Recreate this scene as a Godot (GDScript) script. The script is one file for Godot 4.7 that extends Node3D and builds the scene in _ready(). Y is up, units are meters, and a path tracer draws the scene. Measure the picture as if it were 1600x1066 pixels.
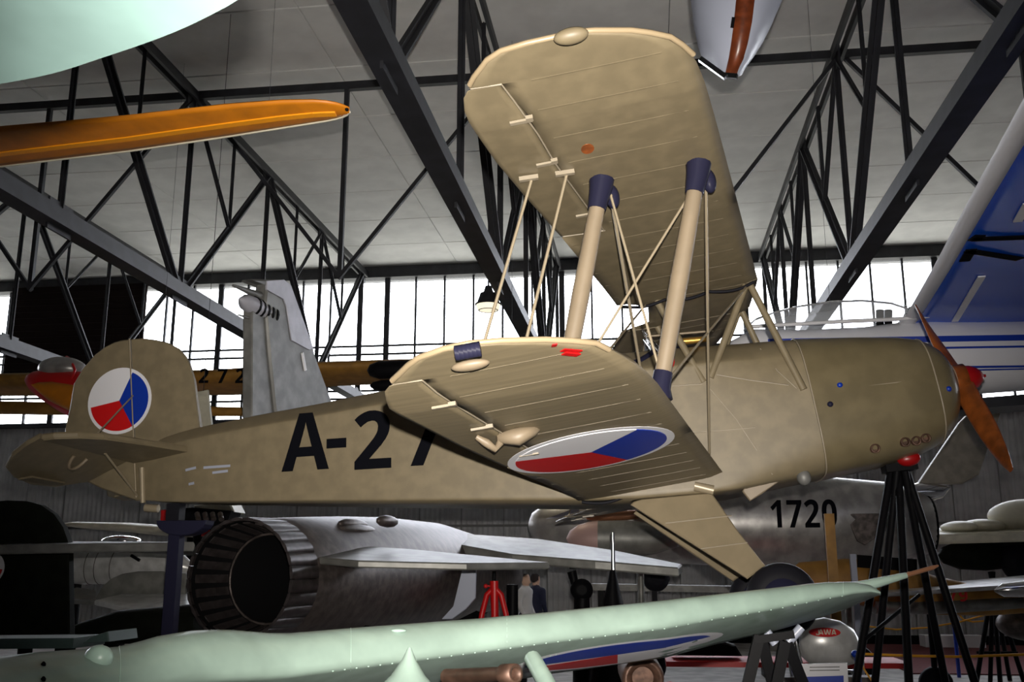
extends Node3D
# A hall of old aircraft: an olive biplane on stands under steel roof trusses, lit by a camera flash and by daylight from a window band.

const FOCAL := 1560.0
const EYE := Vector3(0, 1.65, 0)
const TURN := 7.5814
const TILT := 12.89
const CEIL_Y := 9.4
const WALL_Z := -24.5
var look := Basis()
var taken := {}
var M := {}
var rng := RandomNumberGenerator.new()

# ---------------------------------------------------------------- pixels to places
func ray(px: float, py: float) -> Vector3:
	return look * Vector3((px - 800.0) / FOCAL, -(py - 533.0) / FOCAL, -1.0)
func at(px: float, py: float, z: float) -> Vector3:          # the point of a vertical plane at depth z
	var d := ray(px, py)
	return EYE + d * (z / d.z)
func at_height(px: float, py: float, y: float) -> Vector3:   # the point of a level plane
	var d := ray(px, py)
	return EYE + d * ((y - EYE.y) / d.y)
func on_plane(px: float, py: float, p: Vector3, n: Vector3) -> Vector3:
	var d := ray(px, py)
	return EYE + d * ((p - EYE).dot(n) / d.dot(n))
func floor_foot(apex: Vector3, px: float, py: float, z: float) -> Vector3:  # where a leg from apex, seen crossing a pixel, meets the floor at depth z
	var n := (apex - EYE).cross(ray(px, py))
	return Vector3((n.y * EYE.y - n.z * (z - EYE.z)) / n.x + EYE.x, 0, z)

# ---------------------------------------------------------------- naming
func named(o: Node, called: String, parent: Node) -> void:
	var key := str(parent.get_instance_id()) + called
	var n: int = taken.get(key, 0)
	taken[key] = n + 1
	o.name = called if n == 0 else "%s_%03d" % [called, n]
	parent.add_child(o, true)
func tag(o: Node, label: String, category: String, group := "", kind := "") -> Node:
	if label: o.set_meta("label", label)
	if category: o.set_meta("category", category)
	if group: o.set_meta("group", group)
	if kind: o.set_meta("kind", kind)
	return o
func thing(called: String, label: String, category: String, base: Vector3, group := "") -> Node3D:
	var o := Node3D.new()
	named(o, called, self)
	o.position = base
	o.set_meta("inner", -base)
	tag(o, label, category, group)
	return o
func begin() -> SurfaceTool:
	var st := SurfaceTool.new()
	st.begin(Mesh.PRIMITIVE_TRIANGLES)
	return st
func put(called: String, st: SurfaceTool, m: Material, parent: Node = self) -> MeshInstance3D:
	st.generate_normals()
	var o := MeshInstance3D.new()
	o.mesh = st.commit()
	o.material_override = m
	o.cast_shadow = GeometryInstance3D.SHADOW_CASTING_SETTING_ON
	named(o, called, parent)
	if parent != self and parent.has_meta("inner"):
		o.position = parent.get_meta("inner")
	return o
func part_mesh(called: String, mesh: Mesh, m: Material, parent: Node, tr: Transform3D) -> MeshInstance3D:
	var o := MeshInstance3D.new()
	o.mesh = mesh
	o.material_override = m
	named(o, called, parent)
	o.transform = tr
	return o

# ---------------------------------------------------------------- shapes
func tri(st: SurfaceTool, a: Vector3, b: Vector3, c: Vector3) -> void:
	st.add_vertex(a); st.add_vertex(b); st.add_vertex(c)
func quad(st: SurfaceTool, a: Vector3, b: Vector3, c: Vector3, d: Vector3) -> void:
	tri(st, a, b, c); tri(st, a, c, d)
func loft(st: SurfaceTool, rings: Array, caps := true, closed := true) -> void:
	st.set_smooth_group(1)
	for i in rings.size() - 1:
		var r: PackedVector3Array = rings[i]
		var s: PackedVector3Array = rings[i + 1]
		var n := r.size()
		for k in (n if closed else n - 1):
			var j := (k + 1) % n
			quad(st, r[k], r[j], s[j], s[k])
	if caps:
		st.set_smooth_group(-1)
		for e in [0, rings.size() - 1]:
			var r: PackedVector3Array = rings[e]
			var c := Vector3.ZERO
			for p in r: c += p
			c /= r.size()
			for k in r.size():
				if e == 0: tri(st, c, r[(k + 1) % r.size()], r[k])
				else: tri(st, c, r[k], r[(k + 1) % r.size()])
func circle(c: Vector3, u: Vector3, v: Vector3, n := 20) -> PackedVector3Array:
	var r := PackedVector3Array()
	for k in n:
		var a := TAU * k / n
		r.append(c + u * cos(a) + v * sin(a))
	return r
func tube(st: SurfaceTool, pts: Array, radii, sides := 10) -> void:
	var rings := []
	var side := Vector3.ZERO
	for i in pts.size():
		var d: Vector3 = (pts[mini(i + 1, pts.size() - 1)] - pts[maxi(i - 1, 0)]).normalized()
		if side == Vector3.ZERO:
			side = d.cross(Vector3.UP if absf(d.y) < 0.9 else Vector3.RIGHT).normalized()
		side = (side - d * side.dot(d)).normalized()
		var r: float = radii[i] if radii is Array else radii
		rings.append(circle(pts[i], side * r, d.cross(side) * r, sides))
	loft(st, rings)
func beam(st: SurfaceTool, a: Vector3, b: Vector3, w: float, h: float, up := Vector3.UP) -> void:
	var d := (b - a).normalized()
	var s := d.cross(up if absf(d.dot(up)) < 0.95 else Vector3.RIGHT).normalized()
	var u := s.cross(d).normalized()
	s *= w * 0.5; u *= h * 0.5
	st.set_smooth_group(-1)
	var p := [a - s - u, a + s - u, a + s + u, a - s + u]
	var q := [b - s - u, b + s - u, b + s + u, b - s + u]
	for k in 4:
		var j := (k + 1) % 4
		quad(st, p[k], p[j], q[j], q[k])
	quad(st, p[3], p[2], p[1], p[0]); quad(st, q[0], q[1], q[2], q[3])
func prism(st: SurfaceTool, front: PackedVector3Array, push: Vector3, bevel := 0.0) -> void:   # an outline given a thickness along push, edges chamfered
	var c := Vector3.ZERO
	for p in front: c += p
	c /= front.size()
	var n := front.size()
	var u := (front[1] - front[0]).normalized()
	var w := push.normalized()
	u = (u - w * u.dot(w)).normalized()
	var v := w.cross(u)
	var flat := PackedVector2Array()
	for p in front: flat.append(Vector2((p - c).dot(u), (p - c).dot(v)))
	var idx := Geometry2D.triangulate_polygon(flat)
	var loops := []
	if bevel > 0.0:
		var inset := PackedVector3Array()
		for p in front: inset.append(p + (c - p).normalized() * bevel)
		var a := PackedVector3Array(); var b := PackedVector3Array(); var e := PackedVector3Array()
		for k in n:
			a.append(front[k] + w * bevel); b.append(front[k] + push - w * bevel); e.append(inset[k] + push)
		loops = [inset, a, b, e]
	else:
		var e := PackedVector3Array()
		for p in front: e.append(p + push)
		loops = [front, e]
	st.set_smooth_group(-1)
	for i in loops.size() - 1:
		for k in n:
			var j := (k + 1) % n
			quad(st, loops[i][k], loops[i + 1][k], loops[i + 1][j], loops[i][j])
	var f: PackedVector3Array = loops[0]
	var g: PackedVector3Array = loops[-1]
	for t in range(0, idx.size(), 3):
		tri(st, f[idx[t]], f[idx[t + 1]], f[idx[t + 2]])
		tri(st, g[idx[t + 2]], g[idx[t + 1]], g[idx[t]])
func outline(pix: Array, z: float) -> PackedVector3Array:
	var r := PackedVector3Array()
	for p in pix: r.append(at(p[0], p[1], z))
	return r
func ball(st: SurfaceTool, c: Vector3, r: Vector3, n := 16, turn := Basis()) -> void:
	var rings := []
	for i in range(0, n + 1):
		var a := PI * i / n
		var s := maxf(sin(a), 0.002)
		rings.append(circle(c + turn * Vector3(-cos(a) * r.x, 0, 0), turn * Vector3(0, r.y * s, 0), turn * Vector3(0, 0, r.z * s), n))
	loft(st, rings)
func lathe(st: SurfaceTool, o: Vector3, axis: Vector3, prof: Array, n := 32) -> void:
	var a := axis.normalized()
	var u := a.cross(Vector3.UP if absf(a.y) < 0.9 else Vector3.RIGHT).normalized()
	var v := a.cross(u)
	var rings := []
	for p in prof: rings.append(circle(o + a * p[0], u * p[1], v * p[1], n))
	loft(st, rings, true)
func lathe_open(st: SurfaceTool, o: Vector3, axis: Vector3, prof: Array, n := 32) -> void:
	var a := axis.normalized()
	var u := a.cross(Vector3.UP).normalized()
	var rings := []
	for p in prof: rings.append(circle(o + a * p[0], u * p[1], a.cross(u) * p[1], n))
	loft(st, rings, false)
func loop3(c: Vector3, r: float) -> Array:
	var q := []
	for k in 25: q.append(c + Vector3(cos(TAU * k / 24.0), 0, sin(TAU * k / 24.0)) * r)
	return q
func one(called: String, label: String, category: String, st: SurfaceTool, m: Material, group := "") -> MeshInstance3D:
	var o := put(called, st, m)
	tag(o, label, category, group)
	return o
func text_mesh(s: String, height: float, depth := 0.004, bold := true) -> TextMesh:
	var t := TextMesh.new()
	var f := SystemFont.new()
	f.font_names = PackedStringArray(["Droid Sans"])
	f.font_weight = 700 if bold else 400
	t.font = f
	t.font_size = 64
	t.pixel_size = height / 46.0
	t.depth = depth
	t.text = s
	return t

# ---------------------------------------------------------------- materials
func noise_tex(freq: float, lo: Color, hi: Color, seed_: int, size := 256, ty := FastNoiseLite.TYPE_SIMPLEX_SMOOTH) -> NoiseTexture2D:
	var n := FastNoiseLite.new()
	n.seed = seed_; n.frequency = freq; n.noise_type = ty
	n.fractal_octaves = 4
	var g := Gradient.new()
	g.set_color(0, lo); g.set_color(1, hi)
	g.offsets = PackedFloat32Array([0.25, 0.75])
	var t := NoiseTexture2D.new()
	t.noise = n; t.width = size; t.height = size; t.seamless = true; t.color_ramp = g
	return t
func mat(key: String, c: Color, rough := 0.7, metal := 0.0, vary := 0.0, scale := 0.6, seed_ := 1) -> StandardMaterial3D:
	var m := StandardMaterial3D.new()
	m.albedo_color = c
	m.roughness = rough
	m.metallic = metal
	if vary > 0.0:
		m.albedo_texture = noise_tex(0.02, Color(1 - vary, 1 - vary, 1 - vary), Color(1, 1, 1), seed_)
		m.uv1_triplanar = true
		m.uv1_scale = Vector3.ONE * scale
	M[key] = m
	return m
func make_materials() -> void:
	mat("olive", Color(0.475, 0.43, 0.338), 0.5, 0.0, 0.08, 1.3, 2)
	mat("olive_streaked", Color(0.475, 0.43, 0.338), 0.5, 0.0, 0.10, 0.7, 3)   # the same paint, wiped along the chord
	mat("cowl", Color(0.42, 0.38, 0.285), 0.28, 0.0, 0.10, 0.8, 4)
	mat("edge", Color(0.58, 0.515, 0.41), 0.35)
	mat("red_dark", Color(0.55, 0.04, 0.05), 0.35)
	mat("fin_tan", Color(0.56, 0.53, 0.48), 0.5, 0.1, 0.12, 0.8, 28)
	mat("tan", Color(0.52, 0.465, 0.385), 0.5, 0.0, 0.06, 1.0, 5)
	mat("seam", Color(0.56, 0.52, 0.45), 0.4)
	mat("gear_skin", Color(0.53, 0.48, 0.385), 0.5, 0.0, 0.08, 1.0, 29)
	mat("nozzle", Color(0.29, 0.265, 0.265), 0.4, 0.4, 0.3, 1.5, 30)
	mat("tape", Color(0.47, 0.41, 0.30), 0.5)
	mat("boot", Color(0.13, 0.13, 0.20), 0.4)
	mat("wire", Color(0.62, 0.57, 0.48), 0.4, 0.3)
	mat("rubber", Color(0.10, 0.10, 0.12), 0.55)
	mat("white", Color(0.86, 0.86, 0.88), 0.45)
	mat("red", Color(0.75, 0.06, 0.07), 0.4)
	mat("blue", Color(0.03, 0.19, 0.60), 0.4)
	mat("ink", Color(0.03, 0.035, 0.06), 0.85)
	mat("wood", Color(0.60, 0.32, 0.13), 0.35, 0.0, 0.3, 2.0, 6)
	mat("wood_dark", Color(0.42, 0.20, 0.10), 0.35, 0.0, 0.3, 2.0, 7)
	mat("steel", Color(0.16, 0.165, 0.19), 0.6, 0.0, 0.2, 0.5, 8)
	mat("ceiling", Color(0.93, 0.93, 0.92), 0.9, 0.0, 0.04, 0.25, 9)
	mat("ceiling_gap", Color(0.55, 0.55, 0.55), 0.9)
	mat("sheet", Color(0.68, 0.68, 0.69), 0.6, 0.1, 0.12, 0.3, 10)
	mat("wall", Color(0.50, 0.50, 0.50), 0.9)
	mat("floor", Color(0.52, 0.50, 0.48), 0.55, 0.0, 0.25, 0.4, 11)
	mat("mint", Color(0.585, 0.67, 0.625), 0.26, 0.0, 0.10, 1.2, 12)
	mat("mint_pale", Color(0.40, 0.49, 0.475), 0.4, 0.0, 0.06, 0.9, 13)
	mat("rivet", Color(0.62, 0.72, 0.67), 0.35)
	mat("yellow", Color(0.80, 0.48, 0.06), 0.5, 0.0, 0.10, 0.8, 14)
	mat("yellow_bright", Color(0.92, 0.60, 0.08), 0.5)
	mat("ochre", Color(0.60, 0.43, 0.16), 0.6, 0.0, 0.15, 0.8, 15)
	mat("silver", Color(0.70, 0.69, 0.68), 0.36, 0.5, 0.2, 0.7, 16)
	mat("silver_dull", Color(0.52, 0.52, 0.50), 0.45, 0.25, 0.2, 0.7, 17)
	mat("chrome", Color(0.85, 0.85, 0.86), 0.12, 1.0)
	mat("burnt", Color(0.38, 0.345, 0.33), 0.42, 0.45, 0.35, 1.5, 18)
	mat("soot", Color(0.06, 0.06, 0.065), 0.8)
	mat("fighter", Color(0.46, 0.46, 0.45), 0.5, 0.2, 0.2, 0.8, 19)
	mat("fighter_light", Color(0.66, 0.66, 0.70), 0.45, 0.1, 0.08, 1.0, 20)
	mat("dark_green", Color(0.085, 0.095, 0.075), 0.7, 0.0, 0.2, 1.0, 21)
	mat("teal", Color(0.20, 0.27, 0.26), 0.6)
	mat("carpet", Color(0.36, 0.10, 0.11), 0.95, 0.0, 0.2, 2.0, 22)
	mat("rope", Color(0.85, 0.60, 0.12), 0.8)
	mat("black", Color(0.05, 0.05, 0.06), 0.5)
	mat("pink", Color(0.68, 0.56, 0.54), 0.5, 0.1)
	mat("copper", Color(0.68, 0.48, 0.36), 0.35, 0.6)
	mat("cream", Color(0.80, 0.78, 0.70), 0.5, 0.0, 0.1, 0.8, 23)
	mat("louver", Color(0.13, 0.10, 0.095), 0.8)
	mat("brass", Color(0.80, 0.62, 0.30), 0.3, 0.8)
	mat("grey_paint", Color(0.60, 0.62, 0.68), 0.35)
	mat("rust", Color(0.40, 0.30, 0.25), 0.5, 0.5, 0.3, 3.0, 24)
	M.olive_streaked.uv1_scale = Vector3(0.35, 1.0, 5.0)
	mat("wing_blue", Color(0.05, 0.31, 0.76), 0.25)
	mat("silver_bright", Color(0.86, 0.86, 0.85), 0.3, 0.3, 0.15, 0.9, 26)
	var g := mat("glass", Color(0.95, 0.97, 1.0, 0.08), 0.02)
	g.transparency = BaseMaterial3D.TRANSPARENCY_ALPHA
	var gc := mat("canopy_glass", Color(0.80, 0.82, 0.84, 0.36), 0.03)
	gc.transparency = BaseMaterial3D.TRANSPARENCY_ALPHA
	var lamp := mat("lamp", Color(1, 0.97, 0.88), 0.4)
	lamp.emission_enabled = true
	lamp.emission = Color(1, 0.96, 0.85)
	lamp.emission_energy_multiplier = 0.95
	for k in ["ink", "black", "boot", "rubber", "soot", "louver", "dark_green"]: M[k].metallic_specular = 0.2
	var vc := mat("cloth", Color(1, 1, 1), 0.8)
	vc.vertex_color_use_as_albedo = true

# ---------------------------------------------------------------- start
func _ready() -> void:
	rng.seed = 7
	look = Basis(Vector3.UP, deg_to_rad(TURN)) * Basis(Vector3.RIGHT, deg_to_rad(TILT))
	var cam := Camera3D.new()
	cam.name = "camera"
	add_child(cam)
	cam.transform = Transform3D(look, EYE)
	cam.fov = rad_to_deg(2.0 * atan(533.0 / FOCAL))
	cam.near = 0.05
	cam.far = 200.0
	cam.current = true
	# overcast sky, seen through the window bands
	var we := WorldEnvironment.new()
	we.name = "world"
	var env := Environment.new()
	var sky := Sky.new()
	var ps := ProceduralSkyMaterial.new()
	ps.sky_top_color = Color(0.93, 0.95, 1.0)
	ps.sky_horizon_color = Color(0.97, 0.98, 1.0)
	ps.ground_horizon_color = Color(0.6, 0.6, 0.58)
	ps.ground_bottom_color = Color(0.55, 0.55, 0.53)
	ps.energy_multiplier = 12.0
	sky.sky_material = ps
	env.sky = sky
	env.background_mode = Environment.BG_SKY
	env.tonemap_mode = Environment.TONE_MAPPER_LINEAR
	env.tonemap_exposure = 1.0
	env.sdfgi_enabled = true
	env.ssao_enabled = true
	env.ssil_enabled = true
	we.environment = env
	add_child(we)
	# the photographer's flash, a hand above the lens
	var flash := SpotLight3D.new()
	flash.name = "camera_flash"
	add_child(flash)
	flash.transform = Transform3D(look * Basis(Vector3.RIGHT, deg_to_rad(3.0)), EYE + look * Vector3(0.03, 0.13, 0.0))
	flash.light_color = Color(1.0, 0.97, 0.93)
	flash.light_energy = 62.0
	flash.light_size = 0.02
	flash.spot_range = 60.0
	flash.spot_attenuation = 2.0
	flash.spot_angle = 34.0
	flash.spot_angle_attenuation = 1.0
	flash.shadow_enabled = true

	make_materials()
	build_hall()
	build_trusses()
	build_biplane()
	build_mint_wing()
	build_hanging_things()
	build_white_glider()
	build_jet()
	build_silver_jet()
	build_left_things()
	build_right_things()
	build_floor_things()
	build_people()

func structure(called: String, st: SurfaceTool, m: Material) -> MeshInstance3D:
	var o := put(called, st, m)
	o.set_meta("kind", "structure")
	return o

# ---------------------------------------------------------------- the hall
func build_hall() -> void:
	var st := begin()
	beam(st, Vector3(-3, -0.15, 12), Vector3(-3, -0.15, -26), 62, 0.3)
	structure("floor", st, M.floor)
	st = begin()
	beam(st, Vector3(-3, CEIL_Y + 0.2, 12), Vector3(-3, CEIL_Y + 0.2, -26), 62, 0.36)
	var ceil := structure("ceiling", st, M.ceiling_gap)
	var mesh: Mesh = null
	var zs := 1.745
	for i in range(-9, 7):
		for j in 14:
			var z0 := -24.4 + j * zs
			if z0 > -2.0: continue
			if mesh == null:
				st = begin()
				var c := PackedVector3Array([Vector3(-1.295, 0, -0.857), Vector3(1.295, 0, -0.857), Vector3(1.295, 0, 0.857), Vector3(-1.295, 0, 0.857)])
				prism(st, c, Vector3(0, 0.03, 0), 0.008)
				st.generate_normals()
				mesh = st.commit()
			part_mesh("panel", mesh, M.ceiling, ceil, Transform3D(Basis(), Vector3(-2.07 + i * 2.6 + 1.3, CEIL_Y - 0.012 + rng.randf() * 0.006, z0 + zs * 0.5)))
	# back wall: corrugated sheet below the window band, steel beam above it
	st = begin()
	beam(st, Vector3(-34, 2.65, WALL_Z - 0.2), Vector3(28, 2.65, WALL_Z - 0.2), 0.3, 5.5)
	beam(st, Vector3(-34, 9.6, WALL_Z - 0.2), Vector3(28, 9.6, WALL_Z - 0.2), 0.3, 0.9)
	var wall := structure("wall_back", st, M.wall)
	var sheet := corrugated(1.03, 2.64)
	for i in range(-17, 16):
		for row in 2:
			part_mesh("sheet", sheet, M.sheet, wall, Transform3D(Basis(), Vector3(i * 1.05 - 0.3, row * 2.7 + 0.02, WALL_Z + 0.02 + 0.012 * (i & 1))))
	# window band: panes between mullions, rails across
	st = begin()
	beam(st, Vector3(-34, 9.22, WALL_Z), Vector3(28, 9.22, WALL_Z), 0.34, 0.28)
	beam(st, Vector3(-34, 5.36, WALL_Z), Vector3(28, 5.36, WALL_Z), 0.3, 0.12)
	var win := structure("window_1", st, M.steel)
	for k in range(0, 46):
		var x := -22.5 + k * 0.76
		st = begin()
		beam(st, Vector3(x, 5.4, WALL_Z), Vector3(x, 9.1, WALL_Z), 0.14 if k % 6 == 3 else 0.05, 0.07, Vector3.BACK)
		put("mullion", st, M.steel, win)
		st = begin()
		beam(st, Vector3(x + 0.38, 5.42, WALL_Z - 0.03), Vector3(x + 0.38, 9.08, WALL_Z - 0.03), 0.71, 0.006, Vector3.BACK)
		put("pane", st, M.glass, win)
	for y in [7.27, 7.05, 6.1, 5.9]:
		st = begin()
		beam(st, Vector3(-24, y, WALL_Z + 0.06), Vector3(14, y, WALL_Z + 0.06), 0.05, 0.05)
		put("rail", st, M.steel, win)
	# dark slatted shutter in front of the panes
	var a := at(20, 466, WALL_Z + 0.25)
	var b := at(213, 592, WALL_Z + 0.25)
	var sh := thing("slatted_shutter", "dark brown slatted shutter covering part of the window band", "shutter", Vector3(a.x, b.y, a.z))
	st = begin()
	for x in [a.x, (a.x + b.x) * 0.5, b.x]: beam(st, Vector3(x, b.y, a.z - 0.06), Vector3(x, 9.1, a.z - 0.06), 0.12, 0.06, Vector3.BACK)
	put("frame", st, M.louver, sh)
	for k in 15:
		var y := lerpf(b.y + 0.05, 9.05, k / 14.0)
		st = begin()
		beam(st, Vector3(a.x, y, a.z), Vector3(b.x, y, a.z), 0.05, 0.19, Vector3(0, 1, 0.45).normalized())
		put("slat", st, M.louver, sh)
	# side walls and the closed wall behind the photographer
	st = begin()
	beam(st, Vector3(-33.8, 4.7, 12), Vector3(-33.8, 4.7, -25), 0.3, 9.6)
	structure("wall_left", st, M.wall)
	st = begin()
	beam(st, Vector3(27.8, 4.7, 12), Vector3(27.8, 4.7, -25), 0.3, 9.6)
	structure("wall_right", st, M.wall)
	st = begin()
	beam(st, Vector3(-34, 4.7, 11.8), Vector3(28, 4.7, 11.8), 0.3, 9.6)
	structure("wall_front", st, M.wall)
	st = begin()
	beam(st, Vector3(-20, 0.1, WALL_Z + 0.1), Vector3(27, 0.1, WALL_Z + 0.1), 0.06, 0.2)
	structure("baseboard_back", st, M.black)

func corrugated(w: float, h: float) -> Mesh:
	var st := begin()
	var n := 32
	st.set_smooth_group(1)
	for k in n:
		var p := []
		for q in [k, k + 1]:
			var x = w * q / n
			p.append(Vector3(x, 0, 0.022 * sin(TAU * q / 4.0)))
		quad(st, p[0], p[1], p[1] + Vector3.UP * h, p[0] + Vector3.UP * h)
	st.generate_normals()
	return st.commit()

# ---------------------------------------------------------------- roof trusses, running away from the photographer
func build_trusses() -> void:
	var low := 5.8
	var top := 9.16
	var names := ["steel roof truss passing over the white glider's blue wing", "steel roof truss passing behind the biplane's upper wing", "steel roof truss ending behind the grey swept jet fin", "steel roof truss in front of the slatted shutter", "steel roof truss beyond the blue wing of the white glider"]
	var xs := [3.02, -2.07, -7.12, -12.2, 8.1]
	var nodes := [-4.3, -7.6, -10.9, -14.2, -17.5, -20.8, -24.1]
	for t in xs.size():
		var x: float = xs[t]
		var tr := thing("roof_truss", names[t], "roof truss", Vector3(x, low, -14.2))
		var st := begin()
		beam(st, Vector3(x, low, 11), Vector3(x, low, -24.3), 0.26, 0.06)
		beam(st, Vector3(x, low + 0.13, 11), Vector3(x, low + 0.13, -24.3), 0.05, 0.24)
		beam(st, Vector3(x - 0.1, low + 0.1, 11), Vector3(x - 0.1, low + 0.1, -24.3), 0.03, 0.16)
		beam(st, Vector3(x + 0.1, low + 0.1, 11), Vector3(x + 0.1, low + 0.1, -24.3), 0.03, 0.16)
		put("bottom_chord", st, M.steel, tr)
		st = begin()
		for s in [-0.07, 0.07]: beam(st, Vector3(x + s, top, 11), Vector3(x + s, top, -24.3), 0.05, 0.15)
		put("top_chord", st, M.steel, tr)
		for i in nodes.size():
			var z: float = nodes[i]
			web(tr, Vector3(x, low, z), Vector3(x, top, z), 0.09)
			if i % 2 == 1:          # V of diagonals rising from the even bottom nodes
				for s in [-1, 1]:
					if i + s >= nodes.size(): continue
					var zt: float = nodes[i + s]
					web(tr, Vector3(x, low, z), Vector3(x, top, zt), 0.15)
					var mid := Vector3(x, (low + top) * 0.5, (z + zt) * 0.5)
					web(tr, Vector3(x, top, z), mid, 0.075)
					web(tr, mid, Vector3(x, top, mid.z), 0.06)
			st = begin()
			beam(st, Vector3(x, low + 0.1, z + 0.25), Vector3(x, low + 0.1, z - 0.25), 0.03, 0.4)
			put("gusset_plate", st, M.steel, tr)
			st = begin()
			beam(st, Vector3(x, top - 0.05, z + 0.25), Vector3(x, top - 0.05, z - 0.25), 0.03, 0.35)
			put("gusset_plate", st, M.steel, tr)
	# cross frames: purlin, hangers and 45-degree braces
	var fl := ["black steel purlin frame crossing above the biplane's upper wing", "black steel purlin frame overhead"]
	var fz := [-14.2, -7.6]
	for f in 2:
		var z: float = fz[f]
		var fr := thing("cross_frame", fl[f], "roof frame", Vector3(-2, top, z))
		var st := begin()
		beam(st, Vector3(-30, top + 0.03, z), Vector3(24, top + 0.03, z), 0.1, 0.13)
		put("purlin", st, M.steel, fr)
		for k in (5 if f == 0 else 0):
			var xm := -14.75 + 5.1 * k
			st = begin()
			beam(st, Vector3(xm, top, z), Vector3(xm, 6.0, z), 0.07, 0.07)
			put("hanger", st, M.steel, fr)
			for s in [-1, 1]:
				st = begin()
				beam(st, Vector3(xm + s * 2.5, top, z + 0.03 * s), Vector3(xm, 6.0, z + 0.03 * s), 0.06, 0.06)
				put("brace", st, M.steel, fr)
	# floodlight hanging from the roof, lit
	var lp := at(763, 474, -15.0)
	var fl2 := thing("hanging_floodlight", "small lit floodlight with black housing hanging before the windows", "floodlight", lp)
	var st := begin()
	tube(st, [lp + Vector3(0, 0.2, 0), Vector3(lp.x, CEIL_Y + 0.01, lp.z)], 0.015, 6)
	put("hanging_rod", st, M.steel, fl2)
	st = begin()
	lathe(st, lp + Vector3(0, 0.28, 0), Vector3.DOWN, [[0, 0.05], [0.1, 0.08], [0.12, 0.13], [0.3, 0.19]], 16)
	put("housing", st, M.steel, fl2)
	st = begin()
	lathe(st, lp + Vector3(0, -0.021, 0), Vector3.DOWN, [[0, 0.195], [0.09, 0.17], [0.1, 0.1]], 20)
	put("lens", st, M.lamp, fl2)
	st = begin()
	tube(st, loop3(lp + Vector3(0, -0.02, 0), 0.2), 0.014, 6)
	tube(st, loop3(lp + Vector3(0, -0.115, 0), 0.15), 0.008, 6)
	put("lens_guard", st, M.steel, fl2)
	var l := SpotLight3D.new()
	l.name = "lamp_light"
	fl2.add_child(l)
	l.position = Vector3(0, -0.15, 0)
	l.rotation_degrees.x = -90
	l.light_energy = 5.0
	l.light_size = 0.15
	l.spot_angle = 70
	l.spot_range = 40
	l.spot_attenuation = 2.0
	l.shadow_enabled = true
	l.light_color = Color(1, 0.94, 0.82)

func web(tr: Node3D, a: Vector3, b: Vector3, w: float) -> void:
	var st := begin()
	beam(st, a, b, w * 0.9, w * 0.25, Vector3.RIGHT)
	beam(st, a, b, w * 0.2, w, Vector3.RIGHT)
	put("web_member", st, M.steel, tr)

# ---------------------------------------------------------------- the biplane. Its own frame: x to the nose, y up, z to the near (starboard) wing tips
const BI_AT := Vector3(0.5139, 2.23, -6.9382)
var bi := Transform3D()
func bl(px: float, py: float, z: float) -> Vector3:              # pixel -> biplane frame, at span station z
	return bl_plane(px, py, Vector3(0, 0, 1), z)
func bl_plane(px: float, py: float, n: Vector3, c: float) -> Vector3:
	var o := bi.affine_inverse() * EYE
	var d := bi.basis.inverse() * ray(px, py)
	return o + d * ((c - n.dot(o)) / n.dot(d))
func curve(t: Array, v: float) -> float:
	if v <= t[0][0]: return t[0][1]
	for i in t.size() - 1:
		if v <= t[i + 1][0]:
			return lerpf(t[i][1], t[i + 1][1], (v - t[i][0]) / (t[i + 1][0] - t[i][0]))
	return t[-1][1]

const UP_LE := [[0.0, 0.50], [0.33, 0.47], [2.04, 0.19], [2.77, 0.07], [3.17, 0.0], [3.36, -0.04], [3.45, -0.085], [3.52, -0.13], [3.61, -0.25], [3.67, -0.41], [3.70, -0.53]]
const UP_TE := [[0.0, -0.44], [0.62, -0.53], [1.78, -0.735], [2.7, -0.915], [3.26, -0.985], [3.4, -0.965], [3.53, -0.90], [3.63, -0.83], [3.67, -0.77], [3.70, -0.57]]
const LO_LE := [[0.0, 0.06], [0.3, 0.0], [2.24, -0.31], [2.94, -0.42], [3.07, -0.46], [3.28, -0.53], [3.45, -0.61], [3.56, -0.74], [3.65, -0.93], [3.69, -1.06]]
const LO_TE := [[0.0, -0.92], [0.64, -0.99], [1.69, -1.2], [2.45, -1.34], [3.22, -1.455], [3.4, -1.42], [3.48, -1.37], [3.6, -1.28], [3.65, -1.23], [3.69, -1.12]]
const HINGE := [[3.2, 0.75], [3.3, 0.775], [3.4, 0.81], [3.46, 0.84]]
func tip_rise(z: float) -> float:
	return maxf(0.0, absf(z) - 3.1) / 0.6 * 0.055
func tip_z(z: float) -> float:
	return z - signf(z) * 1.75 * tip_rise(z)
func foil(le: float, te: float, y: float, z: float, f0: float, f1: float) -> PackedVector3Array:
	var r := PackedVector3Array()
	var c := le - te
	var th := clampf(c * 0.115, 0.028, 0.115) * clampf(1.0 - (absf(z) - 3.0) / 0.7 * 0.7, 0.3, 1.0)
	var n := 12
	for k in n + 1:                       # over the top, rear to front
		var f := lerpf(f1, f0, 1.0 - pow(1.0 - float(k) / n, 1.0))
		r.append(Vector3(le - c * f, y + foil_top(f) * th, z))
	for k in range(1, n):
		var f := lerpf(f0, f1, float(k) / n)
		r.append(Vector3(le - c * f, y + foil_low(f) * th, z))
	r.append(Vector3(le - c * f1, y + foil_low(f1) * th, z))
	return r
func foil_top(f: float) -> float:
	return 0.2 * (1.0 - f) + 0.13 * f + 1.6 * (2.6 * sqrt(maxf(f, 0.0)) - 3.4 * f + 1.25 * f * f - 0.45 * f * f * f)
func foil_low(f: float) -> float:
	return 0.2 - 0.2 * minf(1.0, sqrt(f / 0.12)) + 0.1 * maxf(0.0, (f - 0.8) / 0.2)
func wing_y(w: int, z: float) -> float:
	var a := absf(z) - 0.4
	return (1.2436 + 0.0237 * a) if w == 1 else (0.0 + 0.0675 * a)
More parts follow.
